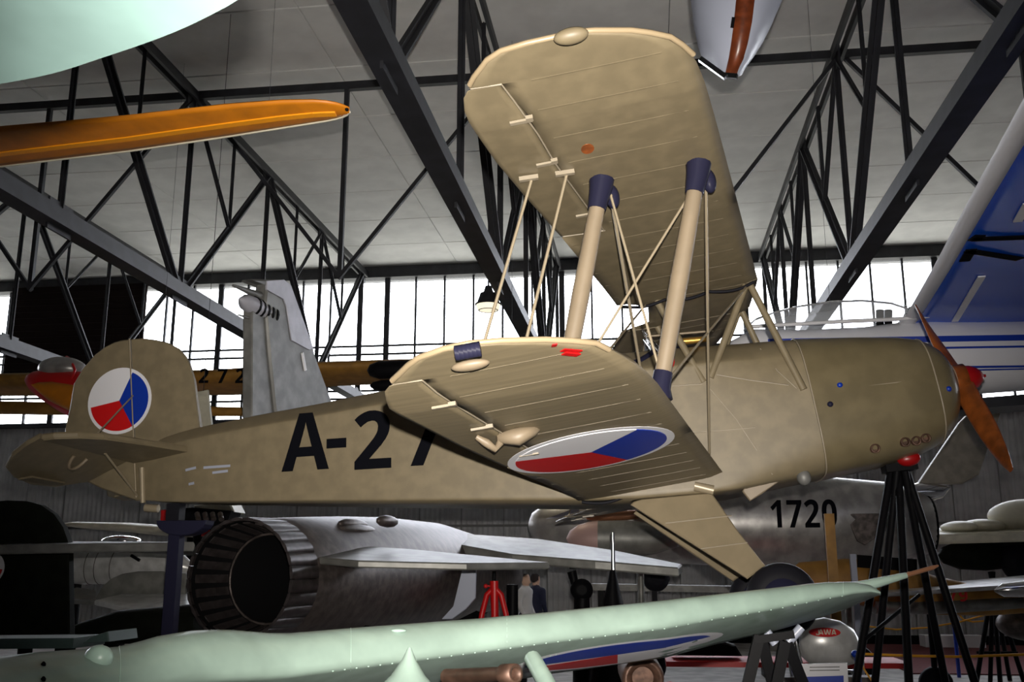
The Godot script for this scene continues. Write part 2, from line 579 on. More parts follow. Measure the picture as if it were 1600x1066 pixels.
func wing_pt(w: int, x: float, z: float) -> Vector3:     # a point of the underside
	var le := curve(UP_LE if w else LO_LE, absf(z))
	var te := curve(UP_TE if w else LO_TE, absf(z))
	var th := clampf((le - te) * 0.115, 0.028, 0.115)
	return Vector3(x, wing_y(w, z) + wing_tilt(w, x) + foil_low((le - x) / maxf(le - te, 0.02)) * th + tip_rise(z), tip_z(z))
func wing_tilt(w: int, x: float) -> float:
	return (x - (0.46 if w else 0.0)) * (0.0047 if w else 0.0213)

func wing(b: Node3D, w: int, side: float, z0: float, called: String, m: Material) -> void:
	var LE := UP_LE if w else LO_LE
	var TE := UP_TE if w else LO_TE
	var zi := 1.76
	var zo := 3.46
	var fh := 0.75
	var secs := []
	for z in [z0, 0.5, 0.8, 1.1, 1.4, 1.755]: secs.append([z, 0.0, 1.0])
	for z in [1.765, 2.0, 2.4, 2.8, 3.0, 3.092, 3.108, 3.2, 3.3, 3.4, 3.455]: secs.append([z, 0.0, curve(HINGE, z)])
	for z in [3.465, 3.5, 3.54, 3.58, 3.62, 3.65, 3.67, 3.68, 3.688]: secs.append([z, 0.0, 1.0])
	var st := begin()
	var rings := []
	for s in secs:
		rings.append(wing_ring(w, s[0], side, s[1], s[2]))
	loft(st, rings)
	var wg := put(called, st, m, b)
	# aileron
	st = begin()
	rings = []
	for z in [1.775, 2.0, 2.4, 2.8, 3.092, 3.108, 3.2, 3.3, 3.4, 3.448]:
		var f: float = (curve(HINGE, z)) + 0.008
		rings.append(wing_ring(w, z, side, f, 1.0))
	loft(st, rings)
	put("aileron", st, m, wg)
	# hinge seam, light
	st = begin()
	var line := []
	for z in [1.77, 2.2, 2.7, 3.0, 3.3, 3.45]:
		var f: float = (curve(HINGE, z)) + 0.004
		var le := curve(LE, z); var te := curve(TE, z)
		var p := wing_pt(w, le - (le - te) * f, z * side)
		line.append(p)
	tube(st, line, 0.0045, 6)
	for z in [1.77, 3.455]:
		var le := curve(LE, z); var te := curve(TE, z)
		var f := fh if z < 3 else 0.84
		tube(st, [wing_pt(w, le - (le - te) * f, z * side), wing_pt(w, te + 0.01, z * side)], 0.005, 6)
	put("hinge_seam", st, M.seam, wg)
	for z in [3.15, 2.72, 2.05]:
		var le := curve(LE, z); var te := curve(TE, z)
		st = begin()
		var p := wing_pt(w, le - (le - te) * fh, z * side) - Vector3(0, 0.008, 0)
		beam(st, p + Vector3(0.01, 0, 0), p - Vector3(0.085, 0, 0), 0.024, 0.01)
		beam(st, p + Vector3(0.015, 0, 0.015 * side), p + Vector3(-0.015, 0, 0.015 * side), 0.03, 0.016)
		put("hinge_bracket", st, M.seam, wg)
	st = begin()
	var bow := []
	for z in [3.36, 3.45, 3.52, 3.58, 3.62, 3.65, 3.67, 3.685]: bow.append(Vector3(curve(LE, z), wing_y(w, z) + wing_tilt(w, curve(LE, z)) + 0.014 + tip_rise(z), tip_z(z) * side))
	for z in [3.685, 3.67, 3.65, 3.63, 3.6, 3.56, 3.53, 3.48]: bow.append(Vector3(curve(TE, z), wing_y(w, z) + wing_tilt(w, curve(TE, z)) + 0.012 + tip_rise(z), tip_z(z) * side))
	tube(st, bow, 0.012, 8)
	put("tip_bow", st, M.edge, wg)
	# rib tapes standing a little proud of the fabric
	for k in 12:
		var z := 0.55 + k * 0.265
		if z > 3.44: z = 3.44
		var le := curve(LE, z); var te := curve(TE, z)
		st = begin()
		var q := []
		for f in [0.10, 0.3, 0.5, 0.7]: q.append(wing_pt(w, le - (le - te) * f, z * side) - Vector3(0, 0.001, 0))
		for i in q.size() - 1: beam(st, q[i], q[i + 1], 0.010, 0.0012)
		if z < 1.76: beam(st, q[3], wing_pt(w, te + 0.02, z * side), 0.010, 0.0012)
		put("rib_tape", st, m, wg)
func wing_ring(w: int, z: float, side: float, f0: float, f1: float) -> PackedVector3Array:
	var le := curve(UP_LE if w else LO_LE, z)
	var te := curve(UP_TE if w else LO_TE, z)
	var r := foil(le, te, wing_y(w, z), z * side, f0, f1)
	for k in r.size(): r[k] = Vector3(r[k].x, r[k].y + wing_tilt(w, r[k].x) + tip_rise(z), tip_z(r[k].z))
	return r

const FUS := [  # x, top, bottom, half width, lower squareness, upper squareness
	[-4.19, 0.92, 0.54, 0.025, 3.0, 2.0], [-3.9, 0.97, 0.47, 0.10, 5.0, 2.6], [-3.66, 0.99, 0.43, 0.15, 6.0, 2.6], [-3.14, 1.00, 0.345, 0.21, 7.0, 2.6], [-2.74, 1.00, 0.28, 0.26, 7.0, 2.6], [-2.26, 1.01, 0.20, 0.31, 7.0, 2.6],
	[-1.6, 1.01, 0.095, 0.35, 7.0, 2.6], [-1.02, 1.0, 0.0, 0.38, 7.0, 2.6], [-0.56, 0.98, -0.06, 0.395, 7.0, 2.6], [0.0, 0.93, -0.10, 0.40, 6.0, 2.6], [0.46, 0.885, -0.09, 0.40, 5.0, 2.8], [0.66, 0.86, -0.085, 0.40, 4.0, 2.8],
	[1.06, 0.80, -0.065, 0.385, 3.6, 2.8], [1.3, 0.755, -0.03, 0.375, 3.4, 2.8], [1.42, 0.72, 0.01, 0.355, 3.2, 2.8], [1.49, 0.68, 0.06, 0.325, 3.0, 2.7], [1.54, 0.64, 0.11, 0.285, 2.8, 2.6], [1.58, 0.59, 0.17, 0.23, 2.5, 2.4], [1.61, 0.53, 0.24, 0.165, 2.2, 2.2], [1.63, 0.48, 0.33, 0.10, 2.0, 2.0]]
func fus_at(x: float) -> Array:
	for i in FUS.size() - 1:
		if x <= FUS[i + 1][0]:
			var f: float = clampf((x - FUS[i][0]) / (FUS[i + 1][0] - FUS[i][0]), 0, 1)
			var r := []
			for k in 6: r.append(lerpf(FUS[i][k], FUS[i + 1][k], f))
			return r
	return FUS[-1]
func fus_half(x: float, v: float) -> float:      # half width at height v (-1 belly .. 1 ridge): a box with a low deck aft, rounded under the cowling
	var e := fus_at(x)
	var boxy := 1.0 - smoothstep(-0.1, 0.62, x)
	var n: float = e[5] if v > 0 else e[4]
	var rnd := pow(maxf(0.0, 1.0 - pow(absf(v), n)), 1.0 / n)
	var box := 1.0
	if v > 0.64: box = maxf(0.0, 1.0 - 0.7 * pow((v - 0.64) / 0.36, 1.1))
	elif v < -0.975: box = lerpf(1.0, 0.97, (-0.975 - v) / 0.025)
	return e[3] * lerpf(rnd, box, boxy)
func fus_mid(x: float) -> Vector2:
	var e := fus_at(x)
	return Vector2((e[1] + e[2]) * 0.5, (e[1] - e[2]) * 0.5)
func fus_point(x: float, a: float, grow := 0.0) -> Vector3:
	var m := fus_mid(x)
	return Vector3(x, m.x + sin(a) * (m.y + grow), signf(cos(a)) * (fus_half(x, sin(a)) + grow))
const VS := [-1.0, -0.985, -0.965, -0.92, -0.85, -0.75, -0.6, -0.4, -0.15, 0.1, 0.3, 0.5, 0.60, 0.632, 0.648, 0.70, 0.78, 0.86, 0.92, 0.97, 0.995]
func fus_ring(x: float, grow := 0.0) -> PackedVector3Array:
	var r := PackedVector3Array()
	var m := fus_mid(x)
	for v in VS: r.append(Vector3(x, m.x + v * (m.y + grow), fus_half(x, v) + grow))
	for k in range(VS.size() - 1, -1, -1): r.append(Vector3(x, m.x + VS[k] * (m.y + grow), -fus_half(x, VS[k]) - grow))
	return r
func fus_side(px: float, py: float) -> Vector3:      # the near skin under a pixel, a touch proud
	var z := 0.45
	for i in 60:
		var p := bl(px, py, z)
		var m := fus_mid(p.x)
		var v := (p.y - m.x) / m.y
		if absf(v) < 1.0 and z <= fus_half(p.x, v) + 0.004: return p
		z -= 0.0075
	return bl(px, py, z)
func roundel(parent: Node, c: Vector3, u: Vector3, v: Vector3, r: float, a_white: Array, a_blue: Array, a_red: Array, lift: Vector3) -> void:
	var st := begin()
	fan(st, c, u * r, v * r, 0, TAU, 48, lift * 0.5)
	var disc := put("roundel", st, M.white, parent)
	for s in [["white_field", a_white, M.white], ["blue_field", a_blue, M.blue], ["red_field", a_red, M.red]]:
		st = begin()
		fan(st, c + lift * 0.5, u * r * 0.905, v * r * 0.905, s[1][0], s[1][1], 20, lift)
		put(s[0], st, s[2], disc)
func fan(st: SurfaceTool, c: Vector3, u: Vector3, v: Vector3, a0: float, a1: float, n: int, lift: Vector3) -> void:
	st.set_smooth_group(-1)
	for k in n:
		var a := lerpf(a0, a1, float(k) / n)
		var b := lerpf(a0, a1, float(k + 1) / n)
		var p := c + u * cos(a) + v * sin(a)
		var q := c + u * cos(b) + v * sin(b)
		tri(st, c + lift, p + lift, q + lift)
		quad(st, p, q, q + lift, p + lift)

func build_biplane() -> void:
	bi = Transform3D(Basis(Vector3.UP, -0.009) * Basis(Vector3.BACK, 0.1471) * Basis(Vector3.RIGHT, -0.023), BI_AT)
	var b := Node3D.new()
	named(b, "biplane", self)
	b.transform = bi
	tag(b, "olive single-bay biplane trainer lettered A-27 raised on stands", "biplane")
	# fuselage
	var st := begin()
	var rings := []
	for i in 40:
		var x := lerpf(-4.19, 0.635, i / 39.0)
		rings.append(fus_ring(x))
	loft(st, rings)
	var fus := put("fuselage", st, M.olive, b)
	st = begin()
	rings = []
	for i in 26:
		var f := i / 25.0
		var x := lerpf(0.645, 1.63, 1.0 - pow(1.0 - f, 1.7))
		rings.append(fus_ring(x, 0.004))
	loft(st, rings)
	var cowl := put("engine_cowling", st, M.cowl, b)
	for x in [0.64, 1.425]:
		st = begin()
		var r := fus_ring(x, 0.006)
		var q := []
		for p in r: q.append(p)
		q.append(r[0])
		tube(st, q, 0.005, 5)
		put("panel_seam", st, M.seam, cowl)
	for l in [[[1272, 611], [1330, 606], [1400, 598], [1450, 590]]]:
		st = begin()
		var q := []
		for p in l: q.append(fus_side(p[0], p[1]))
		tube(st, q, 0.004, 5)
		put("panel_seam", st, M.seam, cowl)
	for l in [[[1104, 602], [1150, 655], [1180, 700], [1207, 742]], [[1120, 586], [1170, 594], [1232, 602]], [[1050, 604], [1097, 600]], [[1188, 545], [1215, 580], [1245, 607]], [[1082, 676], [1140, 672], [1180, 668]]]:
		st = begin()
		var q := []
		for p in l: q.append(fus_side(p[0], p[1]))
		tube(st, q, 0.0045, 5)
		put("panel_edge", st, M.seam, fus)
	for p in [[1312, 602, "blue", 0.02], [1297, 632, "boot", 0.02], [1482, 608, "blue", 0.02]]:
		st = begin()
		ball(st, fus_side(p[0], p[1]), Vector3.ONE * p[3], 8)
		put("plug", st, M[p[2]], cowl)
	for p in [[1365, 700], [1412, 690], [1429, 688], [1444, 684]]:
		var c := fus_side(p[0], p[1])
		st = begin()
		lathe(st, c - Vector3(0, 0, 0.03), Vector3(0.1, -0.15, 1), [[0, 0.03], [0.06, 0.03], [0.062, 0.022], [0.03, 0.02]], 14)
		put("exhaust_stub", st, M.rust, cowl)
	st = begin()
	ball(st, bl(1420, 717, 0.12), Vector3(0.075, 0.05, 0.05), 12)
	put("intake_cover", st, M.red_dark, cowl)
	# lettering on the fuselage side
	var rows := [["A", 478, 693, 92], ["-", 526, 683, 92], ["2", 581, 690, 90], ["7", 662, 684, 90]]
	for r in rows:
		var c := fus_side(r[1], r[2])
		var x0 = fus_at(c.x - 0.1)[3]; var x1 = fus_at(c.x + 0.1)[3]
		var yaw := -atan2(float(x1) - float(x0), 0.2)
		var tm := text_mesh(r[0], 0.395, 0.006)
		var o := part_mesh("letter", tm, M.ink, fus, Transform3D(Basis(Vector3.UP, yaw) * Basis(Vector3.BACK, -0.115) * Basis.from_scale(Vector3(1.0, 1, 1)), c + Vector3(0, 0, 0.004)))
		o.set_meta("label", "black letter")
	# cockpit coamings, windscreens, headrest
	for x in [-0.52, -1.28]:
		st = begin()
		var q := []
		for k in 25:
			var a := TAU * k / 24.0
			var xx: float = x + 0.24 * cos(a)
			q.append(fus_point(xx, PI * 0.5 + 0.75 * sin(a), 0.0))
		tube(st, q, 0.022, 8)
		put("cockpit_coaming", st, M.boot, fus)
		st = begin()
		rings = []
		for k in 7:
			var a := PI * 0.5 - 0.6 + 1.2 * k / 6.0
			var p := fus_point(x + 0.28, a, 0.0)
			rings.append(PackedVector3Array([p, p + Vector3(-0.10, 0.17, 0), p + Vector3(-0.106, 0.17, 0), p - Vector3(0.006, 0, 0)]))
		loft(st, rings)
		put("windscreen", st, M.canopy_glass, fus)
	st = begin()
	ball(st, bl(1062, 556, 0.0) + Vector3(0, -0.03, 0), Vector3(0.11, 0.1, 0.14), 10)
	put("headrest", st, M.boot, fus)
	st = begin()
	lathe(st, bl(1067, 534, 0.1), bl(1103, 530, 0.1) - bl(1067, 534, 0.1), [[0, 0.025], [0.16, 0.02]], 12)
	put("mirror_barrel", st, M.brass, fus)
	st = begin()
	tube(st, [bl(1010, 526, 0.3), bl(1114, 517, 0.3)], 0.008, 6)
	put("sight_rod", st, M.tan, fus)
	# wings
	wing(b, 1, 1.0, 0.36, "upper_wing", M.olive)
	wing(b, 1, -1.0, 0.36, "upper_wing", M.olive)
	wing(b, 0, 1.0, 0.36, "lower_wing", M.olive_streaked)
	wing(b, 0, -1.0, 0.36, "lower_wing", M.olive_streaked)
	st = begin()
	rings = []
	for z in [-0.35, -0.2, 0.0, 0.2, 0.35]:
		var r := foil(0.47, -0.42 if absf(z) > 0.3 else -0.28, wing_y(1, 0.4), z, 0.0, 1.0)
		for k in r.size(): r[k].y += wing_tilt(1, r[k].x)
		rings.append(r)
	loft(st, rings)
	put("centre_section", st, M.olive, b)
	# rubber strips hanging at the wing roots
	for w in [0, 1]:
		st = begin()
		var q := []
		for k in 25:
			var f := k / 24.0
			var x := lerpf(curve(UP_LE if w else LO_LE, 0.36) - 0.03, curve(UP_TE if w else LO_TE, 0.36) + 0.02, f)
			q.append(wing_pt(w, x, 0.37) - Vector3(0, 0.012 + 0.022 * absf(sin(f * PI * 3.0)), 0))
		tube(st, q, 0.011, 6)
		put("root_strip", st, M.rubber, b)
	# tip details
	st = begin()
	ball(st, bl_plane(893, 60, Vector3(-0.0047, 0.9997, -0.0245), 1.2312) + Vector3(0, 0.01, 0), Vector3(0.065, 0.03, 0.035), 12)
	put("tip_lamp_fairing", st, M.olive, b)
	st = begin()
	for k in 6:
		var p := bl_plane(lerpf(712, 752, k / 6.0), lerpf(559, 552, k / 6.0), Vector3(-0.0212, 0.9973, -0.0708), -0.0283)
		var q := bl_plane(lerpf(712, 752, (k + 1) / 6.0), lerpf(559, 552, (k + 1) / 6.0), Vector3(-0.0212, 0.9973, -0.0708), -0.0283)
		tube(st, [p + Vector3(0, 0.015, 0), q + Vector3(0, 0.015, 0)], 0.027, 10)
	put("tip_lamp", st, M.boot, b)
	st = begin()
	ball(st, bl_plane(735, 571, Vector3(-0.0212, 0.9973, -0.0708), -0.0283), Vector3(0.07, 0.02, 0.035), 10)
	put("lamp_bracket", st, M.tan, b)
	# crumpled fabric covers on the lower aileron horn
	var hn := Vector3(-0.0212, 0.9973, -0.0708)
	st = begin()
	tube(st, [bl_plane(786, 684, hn, -0.05), bl_plane(810, 682, hn, -0.075), bl_plane(832, 674, hn, -0.05), bl_plane(842, 671, hn, -0.03)], [0.03, 0.042, 0.026, 0.008], 8)
	tube(st, [bl_plane(744, 683, hn, -0.04), bl_plane(760, 692, hn, -0.07), bl_plane(773, 702, hn, -0.10), bl_plane(782, 692, hn, -0.07), bl_plane(783, 682, hn, -0.04)], [0.012, 0.02, 0.016, 0.018, 0.022], 8)
	put("horn_cover", st, M.tan, b)
	st = begin()
	var ip := bl_plane(918, 232, Vector3(-0.0047, 0.9997, -0.0245), 1.2312)
	fan(st, wing_pt(1, ip.x, ip.z) , Vector3(0.03, 0, 0.0), Vector3(0, 0, 0.05), 0, TAU, 14, Vector3(0, -0.002, 0))
	put("inspection_patch", st, M.wood, b)
	# red scrape on the lower wing tip
	st = begin()
	for l in [[[880, 556], [908, 557]], [[882, 560], [905, 561]], [[864, 551], [872, 550]]]:
		var p := bl_plane(l[0][0], l[0][1], hn, -0.029); var q := bl_plane(l[1][0], l[1][1], hn, -0.029)
		p.y = wing_pt(0, p.x, p.z).y - 0.001; q.y = wing_pt(0, q.x, q.z).y - 0.001
		beam(st, p, q, 0.03, 0.004)
	put("red_paint_scrape", st, M.red, b)
	# roundels
	roundel(b, Vector3(-0.76, 0.076, 1.86), Vector3(1, 0.0213, 0), Vector3(0, 0.071, 1).normalized(), 0.43, [deg_to_rad(51), deg_to_rad(164)], [deg_to_rad(-64), deg_to_rad(51)], [deg_to_rad(164), deg_to_rad(296)], Vector3(0, -0.0035, 0))
	# fin, rudder, tailplane
	st = begin()
	var o := PackedVector3Array()
	for p in [[-4.175, 1.77], [-4.08, 1.76], [-3.98, 1.73], [-3.88, 1.69], [-3.8, 1.63], [-3.75, 1.56], [-3.72, 1.49], [-3.69, 1.36], [-3.68, 1.2], [-3.66, 0.93], [-4.175, 0.86]]: o.append(Vector3(p[0], p[1], 0.03))
	prism(st, o, Vector3(0, 0, -0.06), 0.012)
	var fin := put("fin", st, M.olive, b)
	st = begin()
	o = PackedVector3Array()
	for p in [[-4.185, 0.53], [-4.185, 1.77], [-4.25, 1.775], [-4.31, 1.77], [-4.39, 1.745], [-4.47, 1.70], [-4.57, 1.61], [-4.65, 1.5], [-4.69, 1.31], [-4.73, 1.16], [-4.74, 1.0], [-4.73, 0.9], [-4.66, 0.79], [-4.45, 0.66]]: o.append(Vector3(p[0], p[1], 0.03))
	prism(st, o, Vector3(0, 0, -0.06), 0.012)
	put("rudder", st, M.olive, b)
	roundel(fin, Vector3(-4.28, 1.30, 0.0305), Vector3(1, 0.0, 0), Vector3(0, 1, 0), 0.255, [deg_to_rad(60), deg_to_rad(184)], [deg_to_rad(-66), deg_to_rad(60)], [deg_to_rad(184), deg_to_rad(294)], Vector3(0, 0, 0.004))
	st = begin()
	tube(st, [Vector3(-4.18, 1.77, 0.034), Vector3(-4.18, 0.55, 0.034)], 0.006, 6)
	put("rudder_hinge", st, M.wire, b)
	for s in [1.0, -1.0]:
		st = begin()
		o = PackedVector3Array()
		for p in [[-3.70, 0.06], [-3.76, 0.35], [-3.83, 0.7], [-3.90, 0.95], [-3.99, 1.1], [-4.10, 1.19], [-4.17, 1.2], [-4.17, 0.06]]: o.append(Vector3(p[0], 0.80, p[1] * s))
		prism(st, o, Vector3(0, 0.045, 0), 0.012)
		put("tailplane", st, M.olive, b)
		st = begin()
		o = PackedVector3Array()
		for p in [[-4.185, 0.10], [-4.185, 1.2], [-4.28, 1.2], [-4.40, 1.16], [-4.52, 1.05], [-4.60, 0.85], [-4.64, 0.6], [-4.62, 0.35], [-4.50, 0.12]]: o.append(Vector3(p[0], 0.82 + (p[0] + 4.185) * 0.36, p[1] * s))
		prism(st, o, Vector3(0, 0.035, 0), 0.01)
		var el := put("elevator", st, M.olive, b)
		st = begin()
		beam(st, Vector3(-4.55, 0.67, 0.42 * s), Vector3(-4.55, 0.67, 0.80 * s), 0.1, 0.012)
		put("trim_tab", st, M.olive, el)
		st = begin()
		var q := []
		for k in 9: q.append(Vector3(-4.26 - 0.07 * sin(PI * k / 8.0), 0.785 - 0.07 * sin(PI * k / 8.0), (0.62 + 0.08 * cos(PI * k / 8.0)) * s))
		tube(st, q, 0.012, 6)
		put("control_horn", st, M.tan, el)
		st = begin()
		tube(st, [Vector3(-4.12, 0.80, 0.55 * s), Vector3(-4.16, 0.56, 0.05 * s)], 0.009, 6)
		put("tail_strut", st, M.wire, b)
		st = begin()
		tube(st, [Vector3(-4.15, 0.82, 0.75 * s), Vector3(-4.17, 1.32, 0.035 * s)], 0.006, 6)
		put("tail_wire", st, M.wire, b)
	st = begin()
	tube(st, [Vector3(-4.12, 0.76, 0.05), Vector3(-4.12, 0.50, 0.05)], 0.02, 8)
	tube(st, [Vector3(-4.13, 0.47, 0.0), Vector3(-4.03, 0.45, 0.0)], 0.03, 8)
	put("tail_skid_strut", st, M.wire, b)
	# scuffs with bare blue-grey paint on the rear fuselage
	st = begin()
	for l in [[[290, 735], [306, 731]], [[318, 731], [360, 728]], [[332, 739], [356, 736]], [[295, 757], [303, 755]]]:
		beam(st, fus_side(l[0][0], l[0][1]), fus_side(l[1][0], l[1][1]), 0.004, 0.018)
	put("paint_scuff", st, M.grey_paint, fus)
	# interplane struts with leather boots, both sides
	for s in [1.0, -1.0]:
		for e in [[Vector3(0.0, 1.27, 2.40), Vector3(-0.385, 0.20, 2.44)], [Vector3(-0.47, 1.27, 2.43), Vector3(-0.845, 0.20, 2.46)]]:
			var a: Vector3 = e[0] * Vector3(1, 1, s); var c: Vector3 = e[1] * Vector3(1, 1, s)
			st = begin()
			tube(st, [a, a.lerp(c, 0.5), c], [0.037, 0.043, 0.037], 12)
			var strut := put("interplane_strut", st, M.tan, b)
			st = begin()
			tube(st, [a + Vector3(0, 0.015, 0), a.lerp(c, 0.03), a.lerp(c, 0.08), a.lerp(c, 0.125)], [0.062, 0.056, 0.05, 0.044], 12)
			ball(st, a.lerp(c, 0.06) + Vector3(0.06, 0.0, -0.05 * s), Vector3(0.035, 0.065, 0.035), 10)
			put("leather_boot", st, M.boot, strut)
			st = begin()
			tube(st, [c.lerp(a, 0.09), c.lerp(a, 0.02), c - Vector3(0, 0.03, 0)], [0.043, 0.047, 0.055], 12)
			put("leather_boot", st, M.boot, strut)
		var ft := Vector3(-0.02, 1.20, 2.38 * s); var rt := Vector3(-0.44, 1.20, 2.42 * s)
		var fb := Vector3(-0.36, 0.24, 2.44 * s); var rb := Vector3(-0.82, 0.24, 2.46 * s)
		for l in [[ft, rb, 0.007], [rt, fb, 0.007], [ft + Vector3(0.04, 0, 0), Vector3(-0.10, 0.02, 0.42 * s), 0.008], [rt, Vector3(-0.42, 0.02, 0.42 * s), 0.009], [Vector3(0.38, 1.22, 0.36 * s), Vector3(-0.36, 0.24, 2.40 * s), 0.007], [Vector3(-0.30, 1.22, 0.36 * s), Vector3(-0.80, 0.24, 2.42 * s), 0.007]]:
			st = begin()
			tube(st, [l[0], l[1]], l[2], 6)
			put("bracing_wire", st, M.wire, b)
		# rods joining the ailerons
		for r in [[Vector3(-0.79, 1.285, 2.60), Vector3(-1.27, 0.17, 2.66)], [Vector3(-0.625, 1.285, 2.58), Vector3(-1.05, 0.20, 2.64)]]:
			st = begin()
			tube(st, [r[0] * Vector3(1, 1, s), r[1] * Vector3(1, 1, s)], 0.008, 6)
			put("aileron_rod", st, M.wire, b)
		st = begin()
		beam(st, Vector3(-0.59, 1.28, 2.59 * s), Vector3(-0.68, 1.28, 2.60 * s), 0.025, 0.02)
		put("rod_bracket", st, M.seam, b)
		st = begin()
		beam(st, Vector3(-0.76, 1.28, 2.61 * s), Vector3(-0.85, 1.28, 2.62 * s), 0.025, 0.02)
		put("rod_bracket", st, M.seam, b)
		# cabane struts
		for r in [[Vector3(0.38, 1.235, 0.34), Vector3(0.026, 0.64, 0.39)], [Vector3(0.41, 1.235, 0.34), Vector3(0.594, 0.46, 0.40)], [Vector3(-0.22, 1.235, 0.34), Vector3(-0.02, 0.62, 0.385)]]:
			st = begin()
			tube(st, [r[0] * Vector3(1, 1, s), r[1] * Vector3(1, 1, s)], 0.024, 10)
			put("cabane_strut", st, M.olive, b)
		# landing gear: covered legs and wheels
		st = begin()
		o = PackedVector3Array()
		for p in [[985, 789], [990, 784], [1003, 780], [1112, 770], [1152, 828], [1196, 884], [1168, 905], [1080, 849]]:
			var f := clampf((p[1] - 770) / 130.0, 0, 1)
			o.append(bl(p[0], p[1], lerpf(0.36, 0.66, f)) * Vector3(1, 1, s))
		prism(st, o, Vector3(0, 0, -0.07 * s), 0.01)
		var leg := put("gear_leg_fairing", st, M.gear_skin, b)
		for l in [[[1040, 818], [1143, 806]], [[1095, 858], [1168, 848]]]:
			st = begin()
			var q := []
			for p in l:
				var f := clampf((p[1] - 770) / 130.0, 0, 1)
				q.append((bl(p[0], p[1], lerpf(0.36, 0.66, f)) + Vector3(0, 0, 0.002)) * Vector3(1, 1, s))
			tube(st, q, 0.004, 5)
			put("rib_tape", st, M.seam, leg)
		st = begin()
		var wc := Vector3(0.15, -0.80, 0.74 * s)
		lathe(st, wc - Vector3(0, 0, 0.075), Vector3(0, 0, 1), [[0, 0.08], [0.0, 0.14], [0.015, 0.18], [0.045, 0.205], [0.075, 0.212], [0.105, 0.205], [0.135, 0.18], [0.15, 0.14], [0.15, 0.08]], 32)
		var wh := put("wheel", st, M.rubber, b)
		st = begin()
		lathe(st, wc - Vector3(0, 0, 0.08), Vector3(0, 0, 1), [[0, 0.03], [0.005, 0.12], [0.155, 0.12], [0.16, 0.03]], 24)
		put("hub_cap", st, M.boot, wh)
	# belly fairing and step
	st = begin()
	o = PackedVector3Array()
	for p in [[1160, 768], [1168, 750], [1242, 735], [1190, 772], [1172, 783]]: o.append(bl(p[0], p[1], 0.30))
	prism(st, o, Vector3(0, 0, -0.05), 0.008)
	put("belly_fairing", st, M.tan, b)
	st = begin()
	ball(st, bl(1256, 746, 0.3), Vector3(0.045, 0.055, 0.04), 12)
	put("belly_scoop", st, M.fighter, b)
	st = begin()
	tube(st, [bl(1085, 760, 0.42), bl(1115, 766, 0.42)], [0.03, 0.03], 10)
	put("wing_root_fitting", st, M.wire, b)
	# red remove-before-flight loop
	st = begin()
	var q2 := []
	for k in 13:
		var a := -PI * 0.6 + PI * 1.2 * k / 12.0
		q2.append(bl(1040, 564, 0.42) + Vector3(0.05 * cos(a), 0.06 * sin(a), 0))
	tube(st, q2, 0.01, 6)
	put("red_loop", st, M.red, b)
	# propeller
	var hub := Vector3(1.66, 0.42, 0)
	st = begin()
	lathe(st, hub, Vector3.RIGHT, [[-0.04, 0.105], [0.05, 0.105], [0.05, 0.10]], 24)
	var pr := put("propeller", st, M.wood, b)
	st = begin()
	lathe(st, hub + Vector3(0.05, 0, 0), Vector3.RIGHT, [[0, 0.09], [0.04, 0.085], [0.08, 0.065], [0.11, 0.035], [0.12, 0.012], [0.135, 0.01]], 24)
	put("spinner", st, M.red_dark, pr)
	st = begin()
	tube(st, [hub + Vector3(-0.045, 0, 0), hub + Vector3(-0.03, 0, 0)], 0.115, 24)
	put("hub_ring", st, M.wire, pr)
	for e in [[Vector3(0, -0.80, 0.60).normalized(), 1.0], [Vector3(0, 0.80, -0.60).normalized(), 1.0]]:
		var d: Vector3 = e[0]
		var side := d.cross(Vector3.RIGHT).normalized()
		rings = []
		for k in 13:
			var f := k / 12.0
			var cw := lerpf(0.075, 0.062, f) if f < 0.2 else (0.066 * sqrt(maxf(0.0, 1.0 - pow((f - 0.45) / 0.56, 2.0))) + 0.008)
			var tw := lerpf(1.15, 0.30, f)
			var u = (side * cos(tw) + Vector3.RIGHT * sin(tw) * e[1]) * cw
			var n = (side * sin(tw) - Vector3.RIGHT * cos(tw) * e[1]) * lerpf(0.035, 0.008, f)
			rings.append(circle(hub + Vector3(0.01, 0, 0) + d * lerpf(0.03, 0.84, f), u, n, 14))
		st = begin()
		loft(st, rings)
		put("blade", st, M.wood, pr)
	# stands under nose and tail
	var apex := bi * (bl(1402, 722, 0.0) + Vector3(0, -0.06, 0))
	var ts := thing("tripod_stand", "tall black tube stand carrying the biplane's engine cowling", "stand", Vector3(apex.x, 0, apex.z))
	var feet := [[1344, 1066, -6.3], [1369, 1066, -7.5], [1421, 1066, -6.1], [1474, 1066, -7.6], [1518, 1066, -6.5]]
	var k0 := 0
	for f in feet:
		st = begin()
		var foot := floor_foot(apex, f[0], f[1], f[2])
		var topp := apex + Vector3((k0 - 2) * 0.025, 0, 0.03 * ((k0 % 2) * 2 - 1))
		tube(st, [topp, foot], 0.026, 8)
		put("leg", st, M.black, ts)
		k0 += 1
	st = begin()
	beam(st, apex + Vector3(-0.1, 0.01, 0), apex + Vector3(0.1, 0.03, 0), 0.16, 0.05)
	put("head_plate", st, M.black, ts)
	st = begin()
	tube(st, [at(1353, 998, -6.6), at(1436, 930, -7.0)], 0.012, 6)
	put("brace", st, M.black, ts)
	var tp := bi * Vector3(-3.63, 0.43, 0.0)
	var c0 := at(276, 836, tp.z)
	var tl := thing("tail_stand", "dark blue post with a half-round cradle under the biplane's tail", "stand", Vector3(c0.x, 0, tp.z))
	st = begin()
	beam(st, Vector3(c0.x, 0, tp.z), Vector3(c0.x, c0.y + 0.02, tp.z), 0.085, 0.085, Vector3.BACK)
	put("post", st, M.boot, tl)
	st = begin()
	o = PackedVector3Array()
